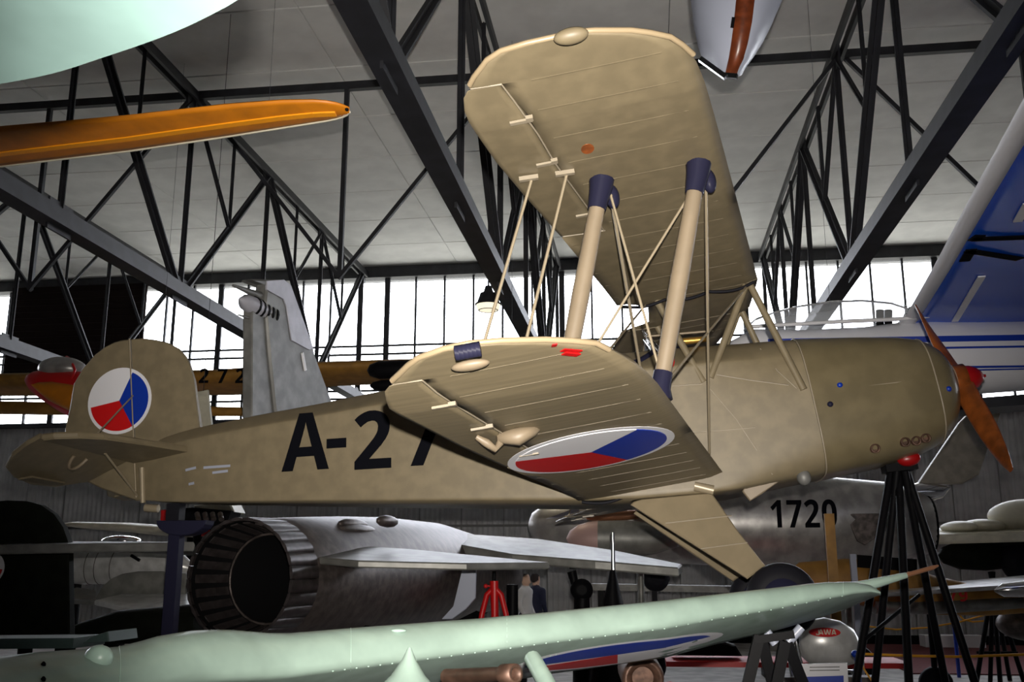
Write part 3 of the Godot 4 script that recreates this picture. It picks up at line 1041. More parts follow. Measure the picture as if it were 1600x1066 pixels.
	for k in 13:
		var a := PI + PI * k / 12.0
		o.append(Vector3(c0.x + 0.06 + 0.19 * cos(a), c0.y + 0.10 + 0.11 * sin(a), tp.z + 0.08))
	prism(st, o, Vector3(0, 0, -0.16), 0.01)
	put("cradle", st, M.boot, tl)
	st = begin()
	beam(st, Vector3(c0.x - 0.02, c0.y + 0.10, tp.z), Vector3(c0.x - 0.02, tp.y - 0.005, tp.z), 0.1, 0.1, Vector3.BACK)
	put("padded_block", st, M.rubber, tl)
	st = begin()
	beam(st, Vector3(c0.x - 0.3, 0.03, tp.z), Vector3(c0.x + 0.3, 0.03, tp.z), 0.5, 0.06)
	put("base_plate", st, M.boot, tl)

# ---------------------------------------------------------------- mint green wing across the front
const MT := [[-160.0, 1040.0], [0.0, 1027.0], [52.0, 1021.0], [182.0, 1012.0], [215.0, 1004.0], [245.0, 995.0], [297.0, 986.0], [350.0, 984.0], [400.0, 988.0], [437.0, 991.0], [560.0, 981.0], [785.0, 964.0], [1040.0, 938.0], [1180.0, 922.0], [1285.0, 910.0], [1337.0, 909.0], [1362.0, 915.0], [1376.0, 925.0]]
const MB := [[-160.0, 1240.0], [0.0, 1210.0], [844.0, 1056.0], [1040.0, 1028.0], [1100.0, 1011.0], [1215.0, 986.0], [1320.0, 953.0], [1362.0, 935.0], [1376.0, 929.0]]
func mint_z(s: float) -> float:
	return lerpf(-2.0, -4.3, clampf(s / 1376.0, -0.2, 1.0))
func mint_pt(s: float, t: float) -> Vector3:     # t: -1 .. 0 over the top from trailing edge to nose, 0 .. 1 along the underside to the trailing edge
	var yt := curve(MT, s)
	var yb := curve(MB, s)
	var z := mint_z(s)
	var c := lerpf(0.95, 0.5, clampf(s / 1376.0, 0, 1)) * (1.0 if s < 1285 else sqrt(maxf(0.03, 1.0 - pow((s - 1285) / 92.0, 2.0))))
	var te := at(s, yb, z - c)
	var ty := lerpf(yt, yb, 0.46)
	var nose := at(s, ty, z)
	var crest := at(s, yt, z - 0.17 * c)
	if t >= 0.0:
		var m := nose.lerp(te, 0.3) + Vector3(0, -0.16 * (crest.y - nose.y) - 0.012, 0)
		return nose.lerp(m, t).lerp(m.lerp(te, t), t)
	var u := -t
	if u < 0.4:
		var f := u / 0.4 * PI * 0.5
		return Vector3(lerpf(nose.x, crest.x, 1 - cos(f)), lerpf(nose.y, crest.y, sin(f)), lerpf(nose.z, crest.z, 1 - cos(f)))
	var g := (u - 0.4) / 0.6
	var h := crest + (te - crest) * 0.45
	h.y = crest.y
	return crest.lerp(h, g).lerp(h.lerp(te, g), g)
func build_mint_wing() -> void:
	var b := thing("mint_green_wing", "pale mint green aircraft wing with pitot tube and worn roundel", "wing", Vector3(0.3, 1.3, -3.3))
	var st := begin()
	var rings := []
	for s in [-160, -60, 0, 60, 120, 160, 182, 200, 220, 245, 270, 300, 330, 360, 390, 420, 450, 500, 560, 650, 750, 850, 950, 1040, 1120, 1200, 1260, 1290, 1315, 1335, 1350, 1360, 1368, 1373, 1376]:
		var r := PackedVector3Array()
		for k in 17: r.append(mint_pt(s, lerpf(-1.0, 0.0, k / 16.0)))
		for k in range(1, 12): r.append(mint_pt(s, k / 12.0))
		rings.append(r)
	loft(st, rings)
	var w := put("wing_skin", st, M.mint, b)
	# roundel laid on the underside
	var fields := [["roundel", M.white, 1.0, 0.0, TAU, 0.0015], ["blue_field", M.blue, 0.88, PI * 0.02, PI * 1.0, 0.003], ["red_field", M.red, 0.88, PI * 1.06, PI * 1.5, 0.003]]
	var disc: Node = w
	for f in fields:
		st = begin()
		st.set_smooth_group(1)
		for k in 36:
			for q in 4:
				var p := []
				for e in [[k, q], [k + 1, q], [k + 1, q + 1], [k, q + 1]]:
					var a := lerpf(f[3], f[4], e[0] / 36.0)
					var r: float = f[2] * e[1] / 4.0
					var t := 0.62 - 0.34 * r * sin(a)
					p.append(mint_pt(965 + 165 * r * cos(a) , clampf(t, 0, 0.99)) + Vector3(0, -f[5] * 0.7, f[5]))
				quad(st, p[0], p[1], p[2], p[3])
		var o := put(f[0], st, f[1], disc)
		if f[0] == "roundel": disc = o
	# rivets, in rows along the skin joint
	st = begin()
	for k in 44:
		ball(st, mint_pt(520 + k * 18.5, 0.05), Vector3.ONE * 0.0035, 5)
	for k in 12:
		ball(st, mint_pt(770 + k * 9, 0.62 - k * 0.022), Vector3.ONE * 0.0035, 5)
		ball(st, mint_pt(845 + k * 8, 0.58 - k * 0.022), Vector3.ONE * 0.0035, 5)
	var rv := put("rivets", st, M.rivet, w)
	rv.set_meta("kind", "stuff")
	# seams round the wing
	for s in [186.0, 548.0, 792.0, 1318.0]:
		st = begin()
		var q := []
		for k in 14: q.append(mint_pt(s, lerpf(-0.5, 0.1, k / 13.0)) + Vector3(0, 0.0005, 0.0005))
		tube(st, q, 0.0011, 5)
		put("skin_seam", st, M.rivet, w)
	st = begin()
	ball(st, mint_pt(152, -0.26), Vector3(0.034, 0.03, 0.03), 14)
	put("lamp_blister", st, M.rivet, b)
	for k in 4:
		st = begin()
		var p := at(65, 1034 + k * 13, -2.04)
		ball(st, mint_pt(65, -0.24 + k * 0.10), Vector3(0.0055, 0.0075, 0.006), 6)
		put("slot", st, M.ink, b)
	st = begin()
	ball(st, mint_pt(622, -0.26) , Vector3(0.025, 0.007, 0.02), 12)
	put("filler_cap", st, M.rivet, b)
	# pitot tube
	var a0 := at(1290, 932, -4.35); var a1 := at(1416, 899, -4.45); var a2 := at(1458, 887, -4.48)
	st = begin()
	tube(st, [a0, a1], [0.035, 0.012], 10)
	var pt := put("pitot_tube", st, M.mint, b)
	st = begin()
	tube(st, [a1, a2, at(1466, 884, -4.485)], [0.010, 0.009, 0.004], 10)
	put("probe_tip", st, M.copper, pt)
	# conical fairing, barrel and strut below the wing
	st = begin()
	var cn := at(640, 1012, -2.62)
	lathe(st, cn, Vector3(0.0, -1, 0.12), [[0, 0.004], [0.03, 0.018], [0.07, 0.045], [0.12, 0.095], [0.2, 0.18]], 20)
	put("cone_fairing", st, M.mint, b)
	st = begin()
	tube(st, [at(832, 1030, -2.9), at(856, 1072, -2.75), at(870, 1100, -2.7)], 0.024, 12)
	put("strut", st, M.mint, b)
	st = begin()
	var m0 := at(806, 1053, -2.75)
	lathe(st, m0, Vector3(-0.75, -0.1, -0.65), [[0.02, 0.012], [0.0, 0.016], [0.0, 0.026], [0.05, 0.027], [0.06, 0.02], [0.3, 0.022]], 16)
	put("barrel", st, M.rust, b)

# ---------------------------------------------------------------- things hung overhead
func build_hanging_things() -> void:
	# pale mint wing tip overhead
	var st := begin()
	var y := 2.38
	var o := PackedVector3Array()
	var ed := [[-60, 143], [0, 135], [80, 121], [150, 102], [220, 79], [290, 50], [345, 22], [385, -2], [420, -35], [440, -75]]
	for i in ed.size() - 1:
		for k in 4:
			var e := []
			for c in 2: e.append(cubic_interpolate(float(ed[i][c]), float(ed[i + 1][c]), float(ed[maxi(i - 1, 0)][c]), float(ed[mini(i + 2, ed.size() - 1)][c]), k / 4.0))
			o.append(at_height(e[0], e[1], y))
	o.append(o[-1] + Vector3(-0.05, 0, 0.35)); o.append(o[0] + Vector3(-0.3, 0, 1.3)); o.append(o[0] + Vector3(-1.2, 0, 1.2)); o.append(o[0] + Vector3(-1.2, 0, 0.0))
	prism(st, o, Vector3(0, 0.07, 0), 0.012)
	one("hanging_wing_tip", "broad rounded pale mint wing tip hanging overhead under the roof", "wing", st, M.mint_pale)
	# yellow glider wing
	var b := thing("hanging_yellow_wing", "orange-yellow glider wing with rounded tip hung under the roof", "wing", at_height(200, 210, 4.3))
	var top := [[-220.0, 213.0], [0.0, 197.0], [200.0, 180.0], [350.0, 164.0], [440.0, 157.0], [500.0, 156.0], [530.0, 161.0], [547.0, 168.0]]
	var bot := [[-220.0, 292.0], [0.0, 260.0], [200.0, 236.0], [350.0, 214.0], [470.0, 195.0], [520.0, 187.0], [540.0, 181.0], [547.0, 174.0]]
	var rings := []
	var line := []
	var edge := []
	for s in [-220, -100, 0, 100, 200, 300, 350, 400, 440, 470, 490, 510, 525, 535, 542, 546]:
		var f := at_height(s, curve(top, s), 4.3)
		var r := at_height(s, curve(bot, s), 4.3)
		var q := PackedVector3Array()
		var th := minf(0.09, f.distance_to(r) * 0.2)
		for k in 9: q.append(f.lerp(r, k / 8.0) + Vector3(0, -0.02 * sin(PI * k / 8.0), 0))
		for k in range(7, 0, -1): q.append(f.lerp(r, k / 8.0) + Vector3(0, th * sin(PI * k / 8.0), 0))
		rings.append(q)
		edge.append(r)
		if s < 530: line.append(f.lerp(r, lerpf(0.62, 0.48, clampf((s + 100) / 600.0, 0, 1))) + Vector3(0, -0.022, 0))
	st = begin()
	loft(st, rings)
	put("wing_skin", st, M.yellow, b)
	st = begin()
	for i in line.size() - 1: beam(st, line[i], line[i + 1], 0.05, 0.012)
	put("aileron_edge", st, M.yellow_bright, b)
	st = begin()
	tube(st, edge, 0.009, 6)
	put("trailing_edge", st, M.cream, b)
	st = begin()
	ball(st, at_height(542, 171, 4.29), Vector3(0.012, 0.012, 0.016), 8)
	put("tip_hole", st, M.black, b)
	for x in [-40.0, 420.0]:
		var c := at_height(x, curve(top, x) + 12, 4.33)
		st = begin()
		tube(st, [c, Vector3(c.x, CEIL_Y + 0.01, c.z)], 0.0012, 5)
		put("hanging_wire", st, M.steel, b)
	# grey glider nose with a wooden skid
	var g := thing("hanging_glider_nose", "silver-white glider nose with brown wooden skid hung under the roof", "glider", at(1140, 60, -5.6))
	var zb := -5.6
	rings = []
	var keel_l := []
	for s in [[-130, 1068, 1262, 1160, 1196, 0.0], [-60, 1073, 1243, 1155, 1188, 0.02], [0, 1079, 1222, 1150, 1179, 0.04], [40, 1084, 1205, 1146, 1174, 0.06], [70, 1090, 1188, 1142, 1168, 0.09], [95, 1098, 1170, 1138, 1161, 0.13], [112, 1118, 1156, 1134, 1153, 0.18], [122, 1130, 1150, 1132, 1150, 0.22]]:
		var l := at(s[1], s[0], zb - 0.38 - s[5])
		var r := at(s[2], s[0], zb - 0.38 - s[5])
		var kl := at(s[3], s[0], zb - s[5]); var kr := at(s[4], s[0], zb - s[5])
		var lm := l.lerp(kl, 0.55) + Vector3(-0.035, 0, 0.05)
		var rm := r.lerp(kr, 0.45) + Vector3(0.035, 0, 0.04)
		rings.append(PackedVector3Array([l, l.lerp(lm, 0.5) + Vector3(-0.02, 0, 0.02), lm, kl, kr, rm, r.lerp(rm, 0.5) + Vector3(0.015, 0, 0.015), r, r + Vector3(-0.05, 0.25, -0.2), l + Vector3(0.05, 0.25, -0.2)]))
		keel_l.append([kl + Vector3(0, 0, 0.004), kr + Vector3(0, 0, 0.004)])
	st = begin()
	loft(st, rings)
	put("nose_shell", st, M.grey_paint, g)
	st = begin()
	var kr2 := []
	for k in keel_l:
		kr2.append(PackedVector3Array([k[0], k[1], k[1] + Vector3(0, 0, 0.03), k[0] + Vector3(0, 0, 0.03)]))
	st.set_smooth_group(-1)
	loft(st, kr2)
	put("wooden_skid", st, M.wood_dark, g)
	st = begin()
	for k in [[1130, 118, 1152, 120], [1094, 92, 1134, 121]]: beam(st, at(k[0], k[1], zb - 0.16), at(k[2], k[3], zb - 0.14), 0.03, 0.03)
	put("nose_band", st, M.chrome, g)
	st = begin()
	beam(st, at(1146, 28, zb + 0.01), at(1144, 42, zb + 0.01), 0.02, 0.02)
	put("tow_hook", st, M.black, g)
	st = begin()
	tube(st, [at(1170, -90, zb - 0.45), at(1170, -90, zb - 0.45) + Vector3(0, 4.6, 0)], 0.004, 5)
	put("hanging_wire", st, M.steel, g)
	# yellow glider with a red nose, far behind the biplane
	var zg := -13.0
	var y1 := thing("hanging_yellow_glider", "yellow two-beamed glider with red nose and silver canopy", "glider", at(90, 620, zg))
	rings = []
	for s in [[-100, 592, 17], [0, 592, 16], [330, 588, 18], [500, 574, 16], [640, 569, 15], [900, 563, 13], [1060, 558, 8]]:
		var c := at(s[0], s[1], zg)
		var h: float = s[2] / FOCAL * 13.0
		var q := PackedVector3Array()
		for k in 16:
			var a := TAU * k / 16.0
			q.append(c + Vector3(0, h * sin(a), -0.5 + 0.6 * cos(a)))
		rings.append(q)
	st = begin()
	loft(st, rings)
	put("wing", st, M.ochre, y1)
	var n := 0
	for t in [["2", 318], ["7", 347], ["2", 375]]:
		part_mesh("numeral", text_mesh(t[0], 0.2, 0.01), M.ink, y1, Transform3D(Basis(), at(t[1], 588, zg + 0.13) - y1.position))
		n += 1
	st = begin()
	tube(st, [at(-60, 636, zg - 0.2), at(150, 640, zg - 0.2), at(400, 644, zg - 0.2), at(560, 640, zg - 0.2)], [0.1, 0.09, 0.06, 0.05], 10)
	put("tail_boom", st, M.ochre, y1)
	rings = []
	for s in [[39, 594, 2], [43, 594, 9], [52, 597, 18], [70, 602, 27], [95, 610, 36], [125, 619, 42], [170, 628, 45], [230, 632, 40]]:
		var c := at(s[0], s[1], zg + 0.5)
		var h: float = s[2] / FOCAL * 12.5
		rings.append(circle(c, Vector3(0, h, 0), Vector3(0, 0, h * 0.8), 24))
	st = begin()
	loft(st, rings)
	var pod := put("nose_pod", st, M.red, y1)
	rings = []
	for s in [[58, 604, 2], [64, 606, 9], [80, 612, 17], [105, 620, 22], [135, 628, 26], [200, 634, 26]]:
		var c := at(s[0], s[1], zg + 0.72)
		var h: float = s[2] / FOCAL * 12.3
		rings.append(circle(c, Vector3(0, h, 0), Vector3(0, 0, 0.14), 16))
	st = begin()
	loft(st, rings)
	put("yellow_flash", st, M.yellow, pod)
	st = begin()
	ball(st, at(98, 577, zg + 0.45), Vector3(0.34, 0.17, 0.24), 16, Basis(Vector3.BACK, -0.05))
	var cn := put("canopy", st, M.silver, y1)
	st = begin()
	tube(st, [at(112, 594, zg + 0.7), at(117, 578, zg + 0.68), at(110, 562, zg + 0.52), at(104, 558, zg + 0.4)], 0.02, 6)
	put("canopy_frame", st, M.red, cn)
	for x in [250.0, 800.0]:
		var c := at(x, 575, zg - 0.5)
		st = begin()
		tube(st, [c, Vector3(c.x, CEIL_Y + 0.01, c.z)], 0.0025, 5)
		put("hanging_wire", st, M.steel, y1)
	for p in [[574, 636, 579, 15], [578, 636, 603, 9]]:
		st = begin()
		var c := at(p[0], p[2], -11.8)
		lathe(st, c, at(p[1], p[2] - 2, -11.8) - c, [[0, 0.01], [0.04, p[3] * 0.005], [0.15, p[3] * 0.0075], [0.6, p[3] * 0.0075], [0.8, p[3] * 0.004]], 14)
		one("hanging_drop_tank", "large black pod under the ochre glider wing" if p[3] > 10 else "small black pod below the larger black one", "pod", st, M.black)

func skin(px: float, py: float, c: Vector3, ry: float, rz: float, lift := 0.004) -> Vector3:   # the near skin of a round body at a pixel
	var z0 := c.z + rz + lift
	for k in 30:
		var p := at(px, py, z0)
		var e := pow((p.y - c.y) / (ry + lift), 2.0) + pow((z0 - c.z) / (rz + lift), 2.0)
		if e <= 1.0 or z0 <= c.z: return p
		z0 -= (rz + lift) / 30.0
	return at(px, py, z0)
# ---------------------------------------------------------------- white glider with blue wing
func build_white_glider() -> void:
	var z := -10.2
	var b := thing("hanging_white_glider", "white glider with blue stripes, glazed canopy and blue wing", "glider", at(1450, 560, z))
	var rings := []
	var prof := [[1120, 560, 8], [1140, 556, 22], [1180, 556, 42], [1250, 566, 50], [1350, 566, 54], [1450, 560, 60], [1600, 555, 54], [1760, 550, 46], [2000, 546, 30], [2250, 542, 16]]
	for s in prof:
		var c := at(s[0], s[1], z)
		var h: float = s[2] / FOCAL * 10.2
		rings.append(circle(c, Vector3(0, h, 0), Vector3(0, 0, h * 0.85), 32))
	var st := begin()
	loft(st, rings)
	var fu := put("fuselage", st, M.white, b)
	for s in [[534, 528, 9], [548, 542, 3], [577, 573, 3], [585, 577, 2]]:
		st = begin()
		var line := []
		for k in 9:
			var x := lerpf(1200, 1700, k / 8.0)
			var cy := curve([[1120.0, 560.0], [1180.0, 558.0], [1250.0, 566.0], [1350.0, 566.0], [1450.0, 560.0], [1600.0, 555.0], [1760.0, 550.0]], x)
			var r := curve([[1140.0, 22.0], [1180.0, 42.0], [1250.0, 50.0], [1350.0, 54.0], [1450.0, 60.0], [1600.0, 54.0], [1760.0, 46.0]], x)
			var yy := lerpf(s[0], s[1], (x - 1240) / 360.0)
			line.append(skin(x, yy, at(x, cy, z), r / FOCAL * 10.2, 0.85 * r / FOCAL * 10.2, 0.006))
		for i in 8: beam(st, line[i], line[i + 1], 0.03, s[2] / FOCAL * 10.0)
		put("stripe", st, M.blue, fu)
	# canopy
	rings = []
	for s in [[1162, 517, 523], [1180, 500, 522], [1210, 489, 520], [1250, 479, 518], [1300, 472, 515], [1350, 470, 513], [1395, 474, 511], [1425, 484, 508], [1440, 498, 506]]:
		var q := PackedVector3Array()
		var lo := at(s[0], s[2], z); var hi := at(s[0], s[1], z)
		for k in 13:
			var a := PI * k / 12.0
			q.append(Vector3(lo.x, lo.y + (hi.y - lo.y) * sin(a), z + 0.33 * cos(a)))
		rings.append(q)
	st = begin()
	loft(st, rings, false, false)
	var can := put("canopy", st, M.canopy_glass, b)
	for k in [7]:
		st = begin()
		var q := []
		for p in rings[k]: q.append(p)
		tube(st, q, 0.03, 6)
		put("canopy_frame", st, M.steel, can)
	for s in [0, 6, 12]:
		st = begin()
		var q := []
		for r in rings: q.append(r[s])
		tube(st, q, 0.02 if s != 6 else 0.009, 6)
		put("canopy_rail", st, M.white, can)
	for x in [1375, 1388]:
		st = begin()
		tube(st, [at(x, 512, z), at(x, 485, z)], 0.04, 8)
		put("seat_frame", st, M.black, b)
	# wing: root at the fuselage, reaching towards and over the photographer's side
	var wy := at(1415, 497, z + 0.3).y
	var le := []; var te := []
	for f in [[1415, 497], [1460, 418], [1520, 305], [1600, 158], [1680, 10], [1790, -195]]:
		le.append(at_height(f[0], f[1], wy))
	for k in le.size(): te.append(le[k] + Vector3(lerpf(1.9, 1.5, k / 5.0), 0.0, 0.0))
	le.push_front(le[0] + Vector3(-0.04, -0.05, -0.7)); te.push_front(te[0] + Vector3(0, -0.05, -0.7))
	rings = []
	for k in le.size():
		var q := PackedVector3Array()
		for j in 9: q.append(le[k].lerp(te[k], j / 8.0) + Vector3(0, -0.03 * sin(PI * j / 8.0), 0))
		for j in range(7, 0, -1): q.append(le[k].lerp(te[k], j / 8.0) + Vector3(0, 0.16 * sin(PI * pow(j / 8.0, 0.7)), 0))
		rings.append(q)
	st = begin()
	loft(st, rings)
	var wg := put("wing", st, M.wing_blue, b)
	rings = []
	for k in le.size():
		var w := 0.12
		var p: Vector3 = le[k]
		rings.append(PackedVector3Array([p + Vector3(w, -0.022, 0), p + Vector3(w * 0.4, -0.02, 0), p + Vector3(-0.01, 0.0, 0), p + Vector3(w * 0.3, 0.07, 0), p + Vector3(w, 0.11, 0)]))
	st = begin()
	loft(st, rings)
	put("leading_edge", st, M.white, wg)
	for l in [[[1492, 502], [1534, 432]], [[1590, 346], [1606, 318]]]:
		st = begin()
		beam(st, at_height(l[0][0], l[0][1], wy - 0.03), at_height(l[1][0], l[1][1], wy - 0.03), 0.06, 0.012)
		put("white_bar", st, M.white, wg)
	# figures 7 and 1 painted under the wing
	for l in [[[1507, 408, 1518, 390], [1512, 392, 1594, 405]], [[1520, 374, 1606, 371], [1520, 376, 1532, 368]]]:
		st = begin()
		for k in l: beam(st, at_height(k[0], k[1], wy - 0.034), at_height(k[2], k[3], wy - 0.034), 0.08, 0.01)
		put("numeral", st, M.ink, wg)
	for x in [1300.0, 1650.0]:
		var c := at(x, 520, z)
		st = begin()
		tube(st, [c, Vector3(c.x, CEIL_Y + 0.01, c.z)], 0.002, 5)
		put("hanging_wire", st, M.steel, b)
	# dark frame carrying the belly
	st = begin()
	beam(st, at(1470, 640, z), at(1700, 622, z), 0.5, 0.10)
	put("hanging_cradle", st, M.steel, b)

# ---------------------------------------------------------------- swept jet seen from behind, nozzle open
func build_jet() -> void:
	var n0 := at(385, 905, -8.3)
	var ax := Vector3(0.18, 0, -0.98).normalized()
	var sd := ax.cross(Vector3.UP).normalized()
	var b := thing("jet_fighter", "grey jet fighter with sooty open exhaust nozzle and tall swept fin", "jet", Vector3(n0.x, 0, n0.z))
	var st := begin()
	lathe_open(st, n0, ax, [[0.30, 0.50], [0.42, 0.53], [0.9, 0.56], [1.6, 0.60], [2.6, 0.64], [4.0, 0.64], [5.6, 0.52], [6.8, 0.32], [7.4, 0.05]], 40)
	put("fuselage", st, M.burnt, b)
	# nozzle: single petals round a dark duct
	for k in 28:
		var a0 := TAU * k / 28.0 + 0.005
		var a1 := TAU * (k + 1) / 28.0 - 0.005
		st = begin()
		var r := []
		for s in [[-0.12, 0.505, 0.485], [0.31, 0.515, 0.485]]:
			var q := PackedVector3Array()
			for e in [[a0, s[1]], [(a0 + a1) * 0.5, s[1] + 0.007], [a1, s[1]], [a1, s[2]], [a0, s[2]]]:
				q.append(n0 + ax * s[0] + (sd * cos(e[0]) + Vector3.UP * sin(e[0])) * e[1])
			r.append(q)
		loft(st, r)
		put("nozzle_petal", st, M.nozzle, b)
	st = begin()
	var rr := []
	for s in [[-0.09, 0.48], [0.35, 0.40], [0.36, 0.385], [2.6, 0.36]]: rr.append(circle(n0 + ax * s[0], sd * s[1], Vector3.UP * s[1], 40))
	loft(st, rr, false)
	var duct := put("exhaust_duct", st, M.soot, b)
	st = begin()
	lathe(st, n0 + ax * 2.6, ax, [[0, 0.4], [0.02, 0.4]], 32)
	put("flame_holder", st, M.soot, duct)
	st = begin()
	var ring := []
	for k in 33: ring.append(n0 + ax * 0.34 + (sd * cos(TAU * k / 32.0) + Vector3.UP * sin(TAU * k / 32.0)) * 0.385)
	tube(st, ring, 0.012, 6)
	put("duct_ring", st, M.burnt, duct)
	for k in 24:
		var a := TAU * k / 24.0
		var d := sd * cos(a) + Vector3.UP * sin(a)
		st = begin()
		beam(st, n0 + ax * -0.05 + d * 0.466, n0 + ax * 0.33 + d * 0.402, 0.07, 0.012, d)
		put("inner_flap", st, M.nozzle, duct)
	# fin with rudder, radome tip and pale forward panel
	var pn := sd
	var fp := func(l: Array) -> PackedVector3Array:
		var o := PackedVector3Array()
		for p in l: o.append(on_plane(p[0], p[1], n0, pn) + pn * -0.06)
		return o
	st = begin()
	prism(st, fp.call([[421, 640], [412, 560], [405, 470], [408, 445], [385, 437], [432, 438], [443, 447], [520, 660], [425, 660]]), pn * 0.13, 0.02)
	var fin := put("fin", st, M.fighter, b)
	st = begin()
	prism(st, fp.call([[388, 655], [389, 470], [410, 500], [424, 655]]), pn * 0.1, 0.015)
	put("rudder", st, M.fighter, fin)
	st = begin()
	var fq: PackedVector3Array = fp.call([[405, 440], [432, 438], [443, 447], [478, 545], [472, 548], [444, 533], [436, 480], [431, 468], [405, 454]])
	for k in fq.size(): fq[k] += pn * 0.12
	prism(st, fq, pn * 0.022, 0.004)
	put("pale_panel", st, M.fighter_light, fin)
	st = begin()
	var r0 := on_plane(374, 467, n0, pn); var r1 := on_plane(432, 498, n0, pn)
	tube(st, [r0, r0.lerp(r1, 0.15), r0.lerp(r1, 0.4), r1], [0.01, 0.07, 0.085, 0.06], 14)
	var rd := put("tail_radome", st, M.fighter_light, fin)
	for k in 5:
		st = begin()
		var c := r0.lerp(r1, 0.35 + 0.12 * k)
		var dd := (r1 - r0).normalized()
		tube(st, [c - dd * 0.01, c + dd * 0.012], 0.09, 14)
		put("black_band", st, M.black, rd)
	st = begin()
	tube(st, [on_plane(364, 446, n0, pn), on_plane(405, 462, n0, pn)], [0.012, 0.04], 8)
	put("tail_antenna", st, M.fighter, fin)
	st = begin()
	tube(st, [on_plane(372, 492, n0, pn), on_plane(400, 500, n0, pn)], [0.006, 0.02], 6)
	put("static_probe", st, M.fighter, fin)
	st = begin()
	beam(st, on_plane(461, 552, n0, pn) + pn * 0.075, on_plane(466, 580, n0, pn) + pn * 0.075, 0.02, 0.03)
	put("fin_slot", st, M.white, fin)
	st = begin()
	fan(st, on_plane(490, 652, n0, pn) + pn * 0.071, Vector3(0.10, 0, -0.55).normalized() * 0.10, Vector3(0, 0.10, 0), 0, TAU, 24, pn * 0.004)
	var jr := put("roundel", st, M.blue, fin)
	st = begin()
	fan(st, on_plane(490, 652, n0, pn) + pn * 0.076, Vector3(0.10, 0, -0.55).normalized() * 0.075, Vector3(0, 0.075, 0), 0, TAU, 24, pn * 0.004)
	put("white_field", st, M.white, jr)
	# tailplane and folded wing reaching to the side
	st = begin()
	var o := PackedVector3Array([at(478, 869, -8.7), at(560, 853, -9.5), at(640, 858, -9.6), at(858, 879, -9.2), at(729, 880, -8.4), at(560, 876, -8.2)])
	prism(st, o, Vector3(0, -0.06, 0), 0.012)
	put("tailplane", st, M.silver_dull, b)
	st = begin()
	o = PackedVector3Array([at(690, 846, -12.0), at(720, 834, -12.6), at(840, 842, -12.8), at(960, 860, -12.5), at(1066, 882, -11.8), at(1060, 887, -11.4), at(930, 876, -11.3), at(800, 866, -11.5)])
	prism(st, o, Vector3(0, -0.1, 0), 0.015)
	put("swept_wing", st, M.silver_dull, b)
	for p in [[560, 829, 0.4], [552, 820, 0.3], [605, 815, 0.22]]:
		st = begin()
		var c := at(p[0], p[1], n0.z - 1.3)
		ball(st, c, Vector3(0.06, 0.06, p[2]), 10, Basis(Vector3.UP, -0.2))
		put("spine_scoop", st, M.burnt, b)
	# belly keel, main gear and door
	st = begin()
	lathe(st, n0 + ax * 1.0 + Vector3(0.0, -0.3, 0), ax, [[0, 0.2], [0.5, 0.42], [3.5, 0.45], [5.0, 0.2]], 24)
	put("belly_keel", st, M.soot, b)
	st = begin()
	o = outline([[722, 890], [744, 890], [743, 935], [728, 952], [706, 968], [690, 968], [708, 948]], -10.6)
	prism(st, o, Vector3(0, 0, -0.04), 0.008)
	put("gear_door", st, M.grey_paint, b)
	for s in [-1.0, 1.0]:
		st = begin()
		var g = n0 + ax * 4.2 + sd * s * 1.0
		tube(st, [g + Vector3(0, -0.1, 0), Vector3(g.x, 0.38, g.z)], 0.07, 8)
		var lg := put("gear_leg", st, M.black, b)
		st = begin()
		lathe(st, Vector3(g.x, 0.36, g.z) - sd * 0.11, sd, [[0, 0.2], [0.03, 0.34], [0.11, 0.36], [0.19, 0.34], [0.22, 0.2]], 24)
		put("wheel", st, M.rubber, lg)

